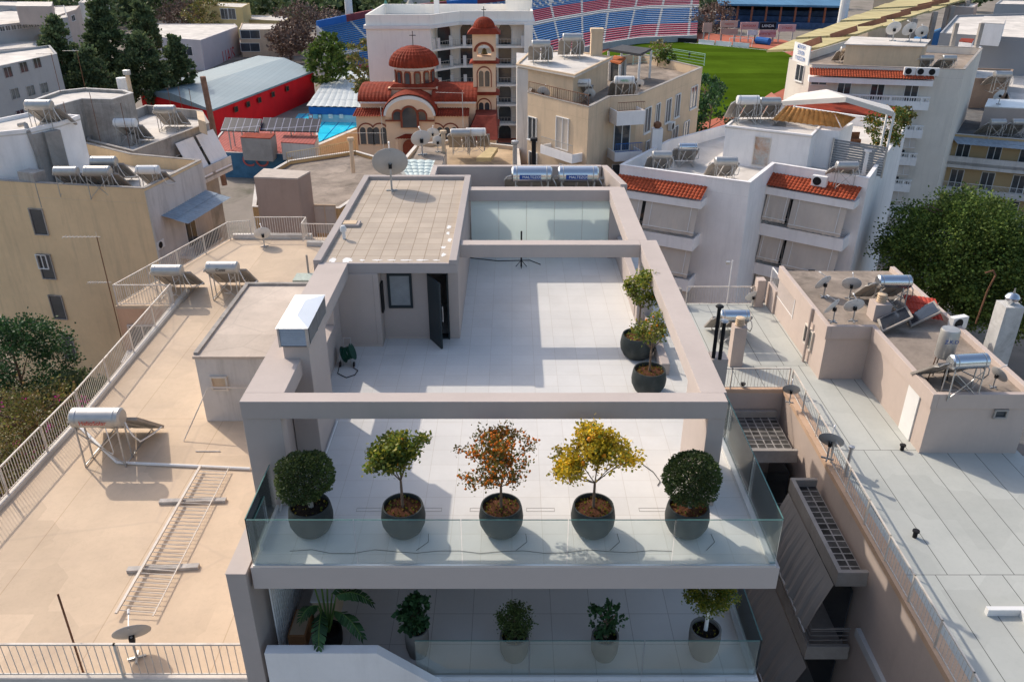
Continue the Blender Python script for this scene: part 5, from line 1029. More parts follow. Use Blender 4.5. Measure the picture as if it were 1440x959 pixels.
# wings with barrel roofs running sideways
zw = zf(143.5, 114.1); FL = (zf(118.5, 118.5)-zw)/5.1
for (a, b) in ((xf(506, 114), x0+.2), (x1-.2, xf(668, 114))):
    MB().box(a, b, 114.5, 124, zb, zw).build('wing_wall', CH, C0); q = MB(); barrel(q, 119.2, a-.3, b+.3, zw, 5.1, 'x', ribs=1, flat=FL); q.build('barrel_roof', TERRA, C0); MB().box(a-.1, b+.1, 114.1, 114.48, zw-.25, zw-.02).build('eave', WHITEP, C0)
    q = MB(); halfdisc(q, 119.2, a+.02, zw, 4.6, FL, t=b-a-.04, axis='x'); q.build('wing_gable', CH, C0)
for (a, b, s_) in ((xf(498), x0-.02, 1), (x1+.02, xf(658), 1)):
    z = zf(163.5, 112.2); MB().box(a, b, Y0+.6, 114.6, zb, z).build('aisle_wall', CH, C0); q = MB(); tiles(q, (a-.4, Y0+.1, z-.1), (b+.1, Y0+.1, z-.1), (b+.1, 114.4, z+.62), (a-.1, 114.4, z+.62), .35, .09, 4); q.build('aisle_roof', TERRA, C0)
    MB().hexa([(a, Y0+.7, z-.001), (b, Y0+.7, z-.001), (b, 114.5, z-.001), (a, 114.5, z-.001)], [(a, Y0+.7, z), (b, Y0+.7, z), (b, 114.45, z+.5), (a, 114.45, z+.5)]).build('eave', WHITEP, C0)
# drum and dome
dx = xf(585, 119); dy = 119.2; Rd = abs(xf(614, 116)-xf(557, 116))/2; zd0 = zf(121, 116); zd1 = zf(97.5, 116)
MB().box(dx-Rd-.6, dx+Rd+.6, dy-Rd-.4, dy+Rd+.4, zw, zd0-.3).build('drum_base', CH, C0)
q = MB(); s = Rd+.55; 
for sx, sy in ((1, 0), (-1, 0), (0, 1), (0, -1)):
    pass
q.hexa([(dx-s, dy-s, zd0-.5), (dx+s, dy-s, zd0-.5), (dx+s, dy+s, zd0-.5), (dx-s, dy+s, zd0-.5)], [(dx-s*.8, dy-s*.8, zd0+.15), (dx+s*.8, dy-s*.8, zd0+.15), (dx+s*.8, dy+s*.8, zd0+.15), (dx-s*.8, dy+s*.8, zd0+.15)]); q.build('drum_skirt_roof', TERRA, C0)
MB().lathe([(Rd-.2, zd0-.3), (Rd-.2, zd1)], 32, (dx, dy, 0)).build('drum', CH, C0, True); MB().lathe([(Rd-.2, zd1-.5), (Rd+.25, zd1-.2), (Rd+.25, zd1+.1), (Rd-.2, zd1+.1)], 32, (dx, dy, 0)).build('drum_cornice', WHITEP, C0)
for k in range(8):
    a = -PI/2+(k-3.5)*PI/6.2; px_, py_ = dx+math.cos(a)*(Rd-.16), dy+math.sin(a)*(Rd-.16)
    for (w1, h1, m_, t_, nm) in ((1.0, 1.75, TRIM, .10, 'arch_trim'), (.62, 1.45, DARKWIN, .16, 'pane')):
        q = MB(); arch(q, 0, 0, 0, w1, h1, t=t_); M_ = Matrix.Translation((px_, py_, zd0+.15)) @ Matrix.Rotation(a+PI/2, 4, 'Z'); q.v = [tuple(M_ @ Vector(v)) for v in q.v]
        if nm == 'arch_trim': f = q.build('window', m_, C0)
        else: q.build(nm, m_, f)
q = MB(); n = 36; Rq = Rd+.55; hd_ = zf(66, 119)-zd1; k0 = len(q.v)
for j in range(17):
    t = j/16*PI/2*.985
    for i in range(n*2): e = 1+.04*(i % 2); q.v.append((dx+Rq*math.cos(t)*e*math.cos(PI*i/n), dy+Rq*math.cos(t)*e*math.sin(PI*i/n), zd1+.1+hd_*math.sin(t)+.06*(j % 2)))
for j in range(16):
    for i in range(n*2): a = j*n*2+i; b = j*n*2+(i+1) % (n*2); q.f.append((a, b, b+n*2, a+n*2)); q.m.append(0)
q.build('dome', TERRA, C0)
def cross(x, y, z, h, root):
    MB().bar((x, y, z), (x, y, z+h), .09).bar((x-h*.22, y, z+h*.72), (x+h*.22, y, z+h*.72), .09).build('cross', BLACKM, root); MB()
cross(dx, dy, zd1+hd_, 2.0, C0)
# front openings
q = MB(); arch(q, cx, Y0-.38, zf(179), 2.5, zf(148)-zf(179), 12, .1); f = q.build('great_window', TRIM, C0); q = MB(); arch(q, cx, Y0-.48, zf(178.5), 1.9, zf(150.5)-zf(178.5), 12, .03); q.build('pane', DARKWIN, f)
for s_ in (-1, 1):
    q = MB(); arch(q, cx+s_*1.55, Y0-.34, zf(169), 1.7, 1.5, 10, .03); f = q.build('side_light', TRIM, C0); q = MB(); arch(q, cx+s_*1.6, Y0-.372, zf(168.5), 1.2, 1.15, 10, .004); q.build('pane', DARKWIN, f)
MB().box(x0-.02, x1+.02, Y0-.36, Y0-.0, zf(170.5), zf(168.8)).build('string_course', TRIM, C0)
def pair(px, py, Y, root=C0, w1=.95, h1=2.3):
    c = PY(px, py, Y); q = MB(); arch(q, c[0], Y-.01, c[2]-h1/2, w1*2.6, h1+.7, 10, .06); f = q.build('paired_window', TRIM, root)
    q = MB(); arch(q, c[0], Y-.072, c[2]-h1/2+.02, w1*2.25, h1+.5, 10, .02); q.build('arch_field', CH, f)
    for s_ in (-1, 1): q = MB(); arch(q, c[0]+s_*w1*.52, Y-.1, c[2]-h1/2+.1, w1*.8, h1, 8, .03); q.build('pane', DARKWIN, f)
for px in (516, 535, 614, 634): pair(px, 192, Y0+.6)
q = MB(); hx = xf(574); tiles(q, (hx-2.0, Y0-1.3, zf(193)), (hx+2.0, Y0-1.3, zf(193)), (hx+.5, Y0-.4, zf(188)), (hx-.5, Y0-.4, zf(188)), .35, .08, 4); q.build('porch_roof', TERRA, C0); MB().box(hx-1.8, hx-1.5, Y0-1.2, Y0-.9, -20, zf(194)-.1).box(hx+1.5, hx+1.8, Y0-1.2, Y0-.9, -20, zf(194)-.1).build('porch_columns', CH, C0)
q = MB(); arch(q, hx, Y0-.36, zf(222), 2.0, 2.6, 10, .05); q.build('door', TRIM, C0)
# bell tower
YT = 117.; tx0, tx1 = XY(665, YT), XY(697, YT); tw = tx1-tx0; tc = (tx0+tx1)/2; ty = YT+tw/2
T0 = [zf(yy, YT) for yy in (215, 175, 132, 88, 47)]
for k in range(3):
    MB().box(tx0, tx1, YT, YT+tw, -20 if k == 0 else T0[k]+.01, T0[k+1]).build('tower_stage', CH, C0)
    q = MB(); s = tw/2; q.hexa([(tc-s-.5, ty-s-.5, T0[k+1]-.15), (tc+s+.5, ty-s-.5, T0[k+1]-.15), (tc+s+.5, ty+s+.5, T0[k+1]-.15), (tc-s-.5, ty+s+.5, T0[k+1]-.15)], [(tc-s+.1, ty-s+.1, T0[k+1]+.3), (tc+s-.1, ty-s+.1, T0[k+1]+.3), (tc+s-.1, ty+s-.1, T0[k+1]+.3), (tc-s+.1, ty+s-.1, T0[k+1]+.3)]); q.build('tower_eave', TERRA, C0)
for yy in (112, 156):
    c = PY(681, yy, YT); pair(681, yy, YT, C0, .8, 2.1)
    q = MB(); arch(q, 0, 0, 0, 1.6, 2.6, 10, .06); M_ = Matrix.Translation((tx1+.01, ty, c[2]-1.2)) @ Matrix.Rotation(PI/2, 4, 'Z'); q.v = [tuple(M_ @ Vector(v)) for v in q.v]; f = q.build('side_window', TRIM, C0)
    q = MB(); arch(q, 0, 0, 0, .9, 2.1, 10, .08); M_ = Matrix.Translation((tx1+.02, ty, c[2]-1.1)) @ Matrix.Rotation(PI/2, 4, 'Z'); q.v = [tuple(M_ @ Vector(v)) for v in q.v]; q.build('pane', DARKWIN, f)
zt0, zt1 = T0[3]+.4, T0[4]; e = .6
q = MB()
for sx in (tx0, tx1-e):
    for sy in (YT, YT+tw-e): q.box(sx, sx+e, sy, sy+e, zt0+.301, zt1-1.701)
q.box(tx0, tx1, YT, YT+tw, zt1-1.0, zt1); q.box(tx0, tx1, YT, YT+tw, T0[3], zt0+.3)
for (ax_, yy) in (('y', YT), ('y', YT+tw-.4)):
    n = 8; Ri = tw/2-e
    for i in range(n):
        a0, a1 = PI*i/n, PI*(i+1)/n; xa, xb = tc+Ri*math.cos(a1), tc+Ri*math.cos(a0); za, zbb = zt1-2.4+Ri*math.sin(a1)*.9, zt1-2.4+Ri*math.sin(a0)*.9
        q.hexa([(xa, yy, za), (xb, yy, zbb), (xb, yy+.4, zbb), (xa, yy+.4, za)], [(xa, yy, zt1-1.01), (xb, yy, zt1-1.01), (xb, yy+.4, zt1-1.01), (xa, yy+.4, zt1-1.01)])
q.box(tx0, tx0+e, YT, YT+tw, zt1-1.7, zt1-1.001).box(tx1-e, tx1, YT, YT+tw, zt1-1.7, zt1-1.001); q.build('belfry', CH, C0)
q = MB(); n = 12; Ri = tw/2-e+.1
for i in range(n):
    a0, a1 = PI*i/n, PI*(i+1)/n; f_ = lambda a, r_: (tc+r_*math.cos(a), YT-.08, zt1-2.4+r_*math.sin(a)*.9); q.hexa([f_(a0, Ri), f_(a1, Ri), (f_(a1, Ri)[0], YT-.01, f_(a1, Ri)[2]), (f_(a0, Ri)[0], YT-.01, f_(a0, Ri)[2])], [f_(a0, Ri+.35), f_(a1, Ri+.35), (f_(a1, Ri+.35)[0], YT-.01, f_(a1, Ri+.35)[2]), (f_(a0, Ri+.35)[0], YT-.01, f_(a0, Ri+.35)[2])])
q.build('belfry_arch', TRIM, C0)
q = MB(); q.lathe([(.5, 0), (.4, .12), (.28, .6), (.1, .75)], 12, (tc, ty, zt1-2.9)); q.build('bell', mat('bell_bronze', (.12, .09, .04), .4, .1, 2, metal=.8), C0)
q = MB(); s = tw/2+.7; q.hexa([(tc-s, ty-s, zt1-.1), (tc+s, ty-s, zt1-.1), (tc+s, ty+s, zt1-.1), (tc-s, ty+s, zt1-.1)], [(tc-s*.72, ty-s*.72, zt1+.6), (tc+s*.72, ty-s*.72, zt1+.6), (tc+s*.72, ty+s*.72, zt1+.6), (tc-s*.72, ty+s*.72, zt1+.6)]); 
n = 28
k0 = len(q.v); rr = s*.66
for j in range(8):
    t = j/7*PI/2*.97
    for i in range(n*2): e_ = 1+.03*(i % 2); q.v.append((tc+rr*math.cos(t)*e_*math.cos(PI*i/n), ty+rr*math.cos(t)*e_*math.sin(PI*i/n), zt1+.45+1.5*math.sin(t)))
for j in range(7):
    for i in range(n*2): a = k0+j*n*2+i; b = k0+j*n*2+(i+1) % (n*2); q.f.append((a, b, b+n*2, a+n*2)); q.m.append(0)
q.build('belfry_roof', TERRA, C0); cross(tc, ty, zt1+1.8, 1.4, C0)
z = zf(189, 112); xa, xb = XY(655, 112), XY(700, 112); q = MB(); q.hexa([(xa, 108.5, z), (xb, 108.5, z), (xb, 116.5, z), (xa, 116.5, z)], [(xa+1.2, 112, z+2.4), (xb-.3, 112.5, z+2.4), (xb-.2, 116.5, z+2.4), (xa+1, 116.5, z+2.4)]); q.build('vestry_roof', mat('dark_red_tiles', (.22, .045, .03), .8, .3, 1.5), C0); MB().box(xa+.3, xb-.3, 109, 116.4, -20, z-.01).build('vestry', CH, C0)
# ================================================================ BEIGE BLOCK IN THE CENTRE
R12, p12 = bld('beige_block', 'beige apartment block with cluttered roof terraces between the church and the stadium', 'apartment building', [(742, 130), (828, 151), (858, 136), (897, 134), (988, 95), (905, 76), (760, 88)], -.5, CREAM, DIRTROOF, .8, cop=CONC)
child_box(R12, 'upper_storey', [(731, 92), (806, 106), (856, 82), (800, 73), (748, 76)], -1.4, 1.1, CREAM, PALEROOF, .12, over=.3)
a, b = P2(727, 96, .9), P2(744, 98, .9); q = MB(); q.prism([a, b, (b[0]+.5, b[1]+9), (a[0], a[1]+9)], -20, .9); q.build('party_wall', OLDWHITE, R12)
A, Bq = p12[0], p12[1]; LN = dist(A, Bq)
window(R12, A, Bq, 749, 181, 1.0, 1.7, WHITEP, DARKWIN); window(R12, A, Bq, 791, 188, 1.4, 2.3, WHITEP, AWN, False); window(R12, A, Bq, 750, 228, 1.0, 1.5, WHITEP, DARKWIN); 
u0 = dist(A, PW(774, 210, A, Bq)); u1 = dist(A, PW(819, 222, A, Bq)); balcony(R12, A, Bq, u0, u1, PW(800, 216, A, Bq)[2], 1.0, .3, WHITE, 'bars', door=False); balcony(R12, A, Bq, u0, u1, PW(800, 216, A, Bq)[2]-3.1, 1.0, .3, WHITE, 'bars')
A, Bq = p12[2], p12[3]; LN = dist(A, Bq)
for k in range(4): balcony(R12, A, Bq, .0, LN, -1.7-3.1*k, 1.6, .7 if k == 0 else .35, WHITE, 'bars', railm=BLUEP if k else RUST, door=k > 0)
A, Bq = p12[3], p12[4]
for px, py, w1 in ((910, 169, 1.3), (924, 163, .9), (939, 156, 1.2), (952, 149, 1.2), (975, 137, 1.7), (911, 214, 1.2), (948, 194, 1.4), (964, 186, 1.4)): window(R12, A, Bq, px, py, w1, 1.9, WHITEP, DARKWIN)
p, d, n = on_wall(A, Bq, 941, 177); put(AC0, 'outdoor unit below the middle windows of the beige block', (p.x+n.x*.4, p.y+n.y*.4, p.z-.4), math.atan2(d.y, d.x), 1.2)
for px, py, z, v, s_, lab in ((761, 62, 1.1, 'd', 1.1, 'left water heater on the top roof of the beige block'), (805, 53, 1.1, 'd', 1.2, 'taller right water heater on the top roof of the beige block'), (817, 117, -1.3, 'w', 1.1, 'white water heater with dark lettering on the front terrace of the beige block'), (878, 113, -1.3, 'w', 1.15, 'white water heater with green lettering above the corner balconies of the beige block')):
    o = heat(lab, px, py, z, v, s_)
    if 'lettering' in lab: brand(o, 'helioakmi' if 'dark' in lab else 'NEFELI', .2, BLKT if 'dark' in lab else mat('green_lettering', (.03, .3, .1), .6, .05, 1))
put(D_WHITE, 'round white dish at the left railing of the beige block terrace', at(763, 146, -1.3), -.4, 1.25); put(D_WHITE, 'white dish in front of the dark-lettered heater on the beige block', at(829, 146, -1.3), 0, 1.1); put(D_WHITE, 'white dish right of the green-lettered heater on the beige block', at(899, 132, -1.3), .3, 1.1)
GN = mat('pale_green_rail', (.36, .55, .48), .6, .1, 2)
fence('roof_railing', 'rusty railing round the front roof terrace of the beige block', [inset(p12, .1)[0], inset(p12, .1)[1]], -.5, .8, RUST, .25, .015, 3, 'railings on the far roofs')
fence('roof_railing', 'pale green railing at the stadium end of the beige block roof', [P2(890, 92, -1), P2(938, 84, -1), P2(990, 93, -1)], -1.0, 1.1, GN, .6, .015, 3, 'railings on the far roofs', 4)
r = thing('roof_pergola', 'dark flat pergola on white legs on the beige block roof', 'pergola', P(885, 90, -1.8)); a = [P2(856, 71, 1.2), P2(900, 78, 1.2), P2(916, 70, 1.2), P2(875, 65, 1.2)]; MB().prism(a, 1.1, 1.3).build('canopy', mat('dark_slats', (.08, .08, .085), .8, .2, 1), r)
for p in a: MB().bar((*p, -1.8), (*p, 1.1), .18).build('leg', WHITEP, r)
r = thing('conservatory', 'small white-framed glazed cabin under the pergola of the beige block', 'cabin', P(867, 105, -1.8)); a = [P2(858, 86, .4), P2(872, 90, .4), P2(880, 82, .4), P2(864, 79, .4)]; MB().prism(inset(a, .1), -1.8, .3).build('glazing', DARKWIN, r); MB().prism(a, .301, .45).build('roof', TERRAO, r)
for p in a: MB().bar((*p, -1.8), (*p, .3), .2).build('post', WHITEP, r)
a = at(838, 78, 1.1); q = MB(); q.box(a[0]-.5, a[0]+.5, a[1]-.5, a[1]+.5, 1.1, 3.0); q.box(a[0]-.55, a[0]+.55, a[1]-.55, a[1]+.55, 3.0, 3.3); tag(q.build('chimney', CREAM), 'tall beige chimney at the back corner of the beige block', 'chimney')
def rooftree(lab, px, py, z, h, r_, m, n=900, ls=.22, name='roof_tree', cat='tree', g=None):
    p = at(px, py, z); r = thing(name, lab, cat, p, g); MB().tube(p, (p[0], p[1], z+h*.7), .07, 7, .04).build('trunk', BARK, r); f = MB(); blob_crown(f, (p[0], p[1], z+h), r_, n, ls, 40, .3, (1, 1, 1)); f.build('crown', m, r); return r
rooftree('small thin tree beside the pergola of the beige block', 924, 101, -1.8, 2.0, 1.1, LEAFBOUG, 400); rooftree('narrow dark shrub right of the thin roof tree on the beige block', 937, 103, -1.8, 1.5, .8, LEAFPINEY, 600)
# ================================================================ WHITE BUILDING WITH BEIGE AWNINGS
R13, p13 = bld('awning_building', 'white apartment building with red tiled eaves and big beige awnings', 'apartment building', [(872, 232), (1055, 257), (1089, 230), (1222, 251), (1277, 173), (1120, 150), (940, 197)], -4.3, WHITE, PALEROOF, .9)
A, Bq = p13[0], p13[1]; LN = dist(A, Bq); z1 = PW(930, 340, A, Bq)[2]; print('slab', z1)
LQ = LN*.70
def eave(root, A, Bq, u0, u1, z, out=1.3):
    d = Vector((Bq[0]-A[0], Bq[1]-A[1])).normalized(); n = Vector((d.y, -d.x)); n = n if n.dot(Vector(A)) < 0 else -n; pt = lambda u, t: (A[0]+d.x*u+n.x*t, A[1]+d.y*u+n.y*t)
    q = MB(); tiles(q, (*pt(u0, out+.15), z-.55), (*pt(u1, out+.15), z-.55), (*pt(u1, .02), z+.05), (*pt(u0, .02), z+.05), .26, .07, 5); q.build('tiled_eave', TERRA2, root)
    q = MB(); wbox(q, Vector((A[0], A[1], 0)), d, n, u0, u1, z-1.2, z-.66, 0, out+.02); q.build('eave_beam', WHITE, root)
TERRA2 = mat('bright_clay_tiles', (.40, .085, .038), .8, .3, 1.6, stain=.25, staincol=(.25, .07, .04))
zE = PW(900, 256, A, Bq)[2]
eave(R13, A, Bq, .0, LQ, -5.05)
for k in range(5): balcony(R13, A, Bq, .1, LQ-.2, -8.75-3.1*k, 1.5, .55, WHITE, 'horiz', [(.0, .36, 1.75), (.4, 1.0, 1.75)] if k == 0 else [(.05, .42, 1.7), (.45, .98, 1.8)], True)
A, Bq = p13[2], p13[3]; LN = dist(A, Bq); eave(R13, A, Bq, 0, LN-.3, -5.05)
for k in range(5): balcony(R13, A, Bq, .1, LN-.5, -8.75-3.1*k, 1.5, .55, WHITE, 'horiz', [(.02, .3, 1.7), (.34, .96, 1.9)], True)
a = [P2(1021, 178, -2.4), P2(1141, 192, -2.4), P2(1160, 172, -2.4), P2(1095, 160, -2.4), P2(1040, 163, -2.4)]
sb, _ = child_box(R13, 'stair_tower', a, -5.2, -2.4, WHITE, PALEROOF, .1, .05, world=True)
window(sb, a[0], a[1], 1071, 213, 1.1, 2.0, RAILW, mat('rust_stained_door', (.50, .50, .48), .8, .3, .8, stain=.9, staincol=(.45, .18, .05)), False, mull=False)
for px, py, z, v, s_, lab in ((931, 218, -5.2, 'd', 1.05, 'dull water heater nearest the left corner of the awning building'), (967, 207, -5.2, 's', 1.05, 'steel water heater behind the left corner one on the awning building'), (1021, 227, -5.2, 'd', 1.15, 'water heater with a blue strip in the middle of the awning building roof'),
    (1191, 233, -5.2, 'd', 1.1, 'water heater on the right roof terrace of the awning building'), (1052, 141, -2.4, 'w', 1.25, 'big water heater, left of the two on the white stair tower'), (1083, 143, -2.4, 'd', 1.15, 'water heater, right of the two on the white stair tower')): heat(lab, px, py, z, v, s_)
a = at(921, 222, -5.2); r = thing('chimney', 'white chimney with dark ball cap at the left parapet of the awning building', 'chimney', a); MB().box(a[0]-.4, a[0]+.4, a[1]-.4, a[1]+.4, -5.2, -2.9).build('shaft', WHITE, r); MB().lathe([(.18, 0), (.32, .2), (.3, .4), (.05, .55)], 12, (a[0], a[1], -2.9)).build('cap', RUST, r, True)
a = at(1216, 245, -5.2); r = thing('chimney', 'small white chimney at the right corner of the awning building', 'chimney', a); MB().box(a[0]-.3, a[0]+.3, a[1]-.3, a[1]+.3, -5.2, -3.5).build('shaft', WHITE, r); MB().box(a[0]-.4, a[0]+.4, a[1]-.4, a[1]+.4, -3.499, -3.35).build('cap', WHITE, r)
p, d, n = on_wall(p13[2], p13[3], 1157, 250); put(AC0, 'outdoor unit on the red tiled eave of the awning building', (p.x+n.x*.8, p.y+n.y*.8, -5.3), math.atan2(d.y, d.x), 1.3)
# clay-tiled pavilion, canopy, slatted fence and orange tree on its back terrace
r = thing('tiled_pavilion', 'ochre clay-tiled hipped roof behind the white stair tower', 'pavilion', P(1145, 165, -5)); a, b, c, d, e, f = P(1085, 170, -2.0), P(1182, 181, -2.2), P(1202, 166, -2.0), P(1172, 159, -1.0), P(1105, 150, -1.0), P(1100, 148, -1.2)
q = MB(); tiles(q, a, b, d, e, .42, .13, 6); tiles(q, b, c, d, d, .42, .13, 5); q.build('roof', TERRAY, r); MB().prism([a[:2], b[:2], c[:2], f[:2]], -5.3, -2.4).build('wall', WHITE, r)
r = thing('white_canopy', 'wide white tent-like canopy in front of the balustraded building', 'canopy', P(1180, 155, -5)); A1, B1, C1, D1, E1 = P(1098, 143, -1.0), P(1190, 137, .2), P(1258, 158, -1.0), P(1250, 149, -1.0), P(1120, 132, -1.0)
q = MB(); q.v = [A1, B1, C1, D1, E1, (B1[0]-.3, B1[1]+3.2, .2)]; q.f = [(0, 1, 5, 4), (1, 2, 3, 5)]; q.v += [(x, y, z-.35) for x, y, z in (A1, B1, C1)]; q.f += [(0, 6, 7, 1), (1, 7, 8, 2)]; q.m = [0]*4; q.build('fabric', mat('canopy_white', (.66, .62, .57), .8, .05, 1), r)
for X in (A1, C1, D1, E1): MB().bar((X[0], X[1], -4.6), (X[0], X[1], -1.1), .13).build('post', WHITEP, r)
r = thing('slatted_fence', 'grey slatted screen on the right roof terrace of the awning building', 'fence', P(1210, 215, -5.2)); a, b = P2(1172, 200, -3.2), P2(1247, 212, -3.2)
q = MB()
for i in range(12): q.wallbox(a, b, 0, .04, -5.1+i*.18, -4.96+i*.18)
q.build('slats', mat('grey_slats', (.24, .25, .26), .7, .1, 2), r); MB().bar((*a, -5.2), (*a, -2.9), .1).build('post', GALV, r); MB().bar((*b, -5.2), (*b, -2.9), .1).build('post', GALV, r)
rooftree('bushy orange tree overflowing the corner of the awning building roof', 1238, 212, -5.2, 1.9, 1.7, leafmat('orange_tree_leaf', [(.03, .06, .015), (.07, .11, .02), (.10, .15, .03), (.10, .15, .03), (.5, .22, .02)]), 2600, .2); rooftree('pale spiky plant beside the bushy orange tree', 1266, 186, -4.3, 1.2, .8, LEAFBOUG, 400, .3)
q = MB(); a = at(1176, 205, -5.2); q.box(a[0], a[0]+2, a[1], a[1]+.5, -5.2, -4.7); q.box(a[0], a[0]+2, a[1]+.5, a[1]+.6, -5.2, -4.2); tag(q.build('bench', RUST), 'rusty bench before the grey slatted screen', 'bench')
child_box(R13, 'rear_room', [(1098, 148), (1275, 168), (1262, 150), (1120, 132)], -20, -5.25, WHITE, TERRA)
# dark clothes on the lower right balcony
p, d, n = on_wall(p13[2], p13[3], 1140, 400); q = MB(); q.box(p.x-1.0, p.x+.9, p.y-1.66, p.y-1.62, -12.2, -11.0); tag(q.build('laundry', mat('dark_cloth', (.03, .035, .05), .9, .3, 3)), 'dark blue cloth hung from a balcony of the awning building', 'laundry')
# ================================================================ BALUSTRADED BUILDING
R14, p14 = bld('balustrade_building', 'tall cream apartment building with white balustrades, right of the canopy', 'apartment building', [(1110, 82), (1142, 91), (1357, 98), (1382, 68), (1190, 58)], -1.8, mat('cream_white_render', (.72, .66, .58), .9, .08, .3, streak=.3, staincol=(.40, .37, .33)), DIRTROOF, .8, cop=CONC)
A, Bq = p14[1], p14[2]; LN = dist(A, Bq); eave(R14, A, Bq, -.2, LN*.80, -2.2, 1.2)
for k in range(6):
    z = -5.25-2.87*k; balcony(R14, A, Bq, LN*.13, LN*.80, z, 1.5, .5, WHITE, 'baluster', None if k < 2 else [(.5, .95, 1.2)], True)
for px, py in ((1153, 108), (1150, 150)): window(R14, A, Bq, px, py, 1.5, 1.6, WHITEP, DARKWIN)
window(R14, p14[0], p14[1], 1125, 103, 1.5, 1.6, WHITEP, DARKWIN)
child_box(R14, 'rooftop_room', [(1190, 62), (1298, 65), (1306, 56), (1200, 52)], -2.6, .1, CREAM, PALEROOF, 0, .2)
q = MB(); a, b = P2(1117, 82, -1), P2(1139, 90, -1); q.wallbox(a, b, -.2, -.1, -1.2, .6); r = tag(q.build('roof_sign', WHITEP), 'white and blue sign on the roof corner of the balustraded building', 'sign')
for k in range(3):
    t = 'ΚΕΝΤΡΟ ΞΕΝΩΝ ΓΛΩΣΣΩΝ'.split()[k]; mx = ((a[0]+b[0])/2, (a[1]+b[1])/2); d = Vector((b[0]-a[0], b[1]-a[1])).normalized(); n = Vector((d.y, -d.x)); n = n if n.dot(Vector(a)) < 0 else -n
    text(t, .5, (mx[0]+n.x*.25, mx[1]+n.y*.25, .3-k*.55), (PI/2, 0, math.atan2(d.y, d.x)), BLUEP, r)
for k, (px, lab) in enumerate(((1277, 'first outdoor unit from the left on the eave of the balustraded building'), (1294, 'middle outdoor unit of three on the eave of the balustraded building'), (1310, 'third outdoor unit from the left on the eave of the balustraded building'))):
    p, d, n = on_wall(A, Bq, px, 100); put(AC0, lab, (p.x+n.x*.9, p.y+n.y*.9, -2.5), math.atan2(d.y, d.x), 1.35)
for px, py, lab in ((1191, 70, 'leftmost water heater behind the parapet of the balustraded building'), (1231, 75, 'second water heater from the left behind the parapet of the balustraded building'), (1262, 77, 'water heater in the middle of the parapet of the balustraded building'), (1303, 82, 'fourth water heater from the left behind the parapet of the balustraded building'), (1335, 82, 'rightmost water heater behind the parapet of the balustraded building')): heat(lab, px, py, -2.6, 'd', 1.05)
put(D_WHITE, 'left of the two big white dishes on the rooftop room', at(1255, 58, .1), 0, 1.9); put(D_WHITE, 'right of the two big white dishes on the rooftop room', at(1278, 59, .1), .2, 1.9); put(D_WHITE, 'yellowish smaller dish right of the two big white dishes', at(1294, 60, .1), -.2, 1.6)
# ================================================================ FAR RIGHT BLOCKS
OCH = mat('ochre_loggia', (.50, .36, .20), .9, .1, .5)
R15, p15 = bld('loggia_block', 'worn apartment block with ochre loggias and long balconies at the right edge', 'apartment building', [(1338, 188), (1520, 203), (1500, 140), (1350, 132)], -9.9, OCH, mat('dark_felt', (.14, .14, .14)), .35, cop=OLDWHITE)
A, Bq = p15[0], p15[1]; LN = dist(A, Bq)
for k in range(4): balcony(R15, A, Bq, .0, LN, -13.0-3.0*k, 1.6, .35, OLDWHITE, 'solid' if k != 1 else 'bars', None, True, railm=WHITEP)
q = MB(); tiles(q, (A[0], A[1]-1.8, -10.7), (Bq[0], Bq[1]-1.8, -10.7), (Bq[0], Bq[1], -10.2), (A[0], A[1], -10.2), .5, .03, 2); q.build('metal_canopy', mat('blue_grey_corrugated', (.3, .36, .42)), R15)
child_box(R15, 'upper_room', [(1385, 150), (1520, 156), (1510, 143), (1390, 139)], -10.3, -7.4, PINKY, BRIGHTM, 0)
for px, lab in ((1403, 'left collector heater on the dark roof of the loggia block'), (1434, 'right collector heater on the dark roof of the loggia block')): heat(lab, px, 172, -10.2, 'd', 1.3)
put(D_WHITE, 'small dish on the upper room of the loggia block', at(1404, 147, -7.4), .3, 1.6)
R16, p16 = bld('brown_stained_block', 'brown stained windowless block behind the loggia block', 'building', [(1352, 110), (1420, 112), (1425, 98), (1362, 96)], -6.5, mat('brown_stained_render', (.34, .25, .19), .95, .2, .3, stain=.6, staincol=(.18, .13, .1)), PALEROOF, .2)
bld('pale_roofs_range', 'range of pale low roofs at the right edge under the long grey wall', 'building', [(1425, 150), (1530, 150), (1530, 90), (1400, 92)], -8.5, OLDWHITE, PALEROOF, .3)
heat('water heater on the pale low roofs at the right edge', 1410, 105, -8, 'd', 1.6)
R17, p17 = bld('long_grey_building', 'long plain grey building at the upper right corner', 'building', [(1322, 47), (1540, 60), (1500, 18), (1345, 22)], -3.5, mat('cool_grey_render', (.30, .31, .33), .9, .06, .2), PALEROOF, .3)
child_box(R17, 'rooftop_room', [(1380, 32), (1412, 34), (1416, 24), (1384, 23)], -4, -1, WHITE, PALEROOF); 
R18, p18 = bld('white_cube_house', 'small white house with tiled cap between balustraded and brown blocks', 'building', [(1343, 71), (1375, 74), (1380, 66), (1350, 63)], -3.5, WHITE, PALEROOF, .1, base=-20)
child_box(R18, 'tiled_lantern', [(1349, 58), (1367, 60), (1370, 55), (1352, 54)], -3.6, -2.0, WHITE, TERRA)
for k, (px, py, z, lab) in enumerate(((1338, 66, -3.5, 'left concrete flue beside the white tiled cube'), (1373, 66, -3.5, 'right concrete flue beside the white tiled cube'))): a = at(px, py, z); q = MB(); q.bar(a, (a[0], a[1], z+3.0), .5); tag(q.build('chimney', CONC), lab, 'chimney')
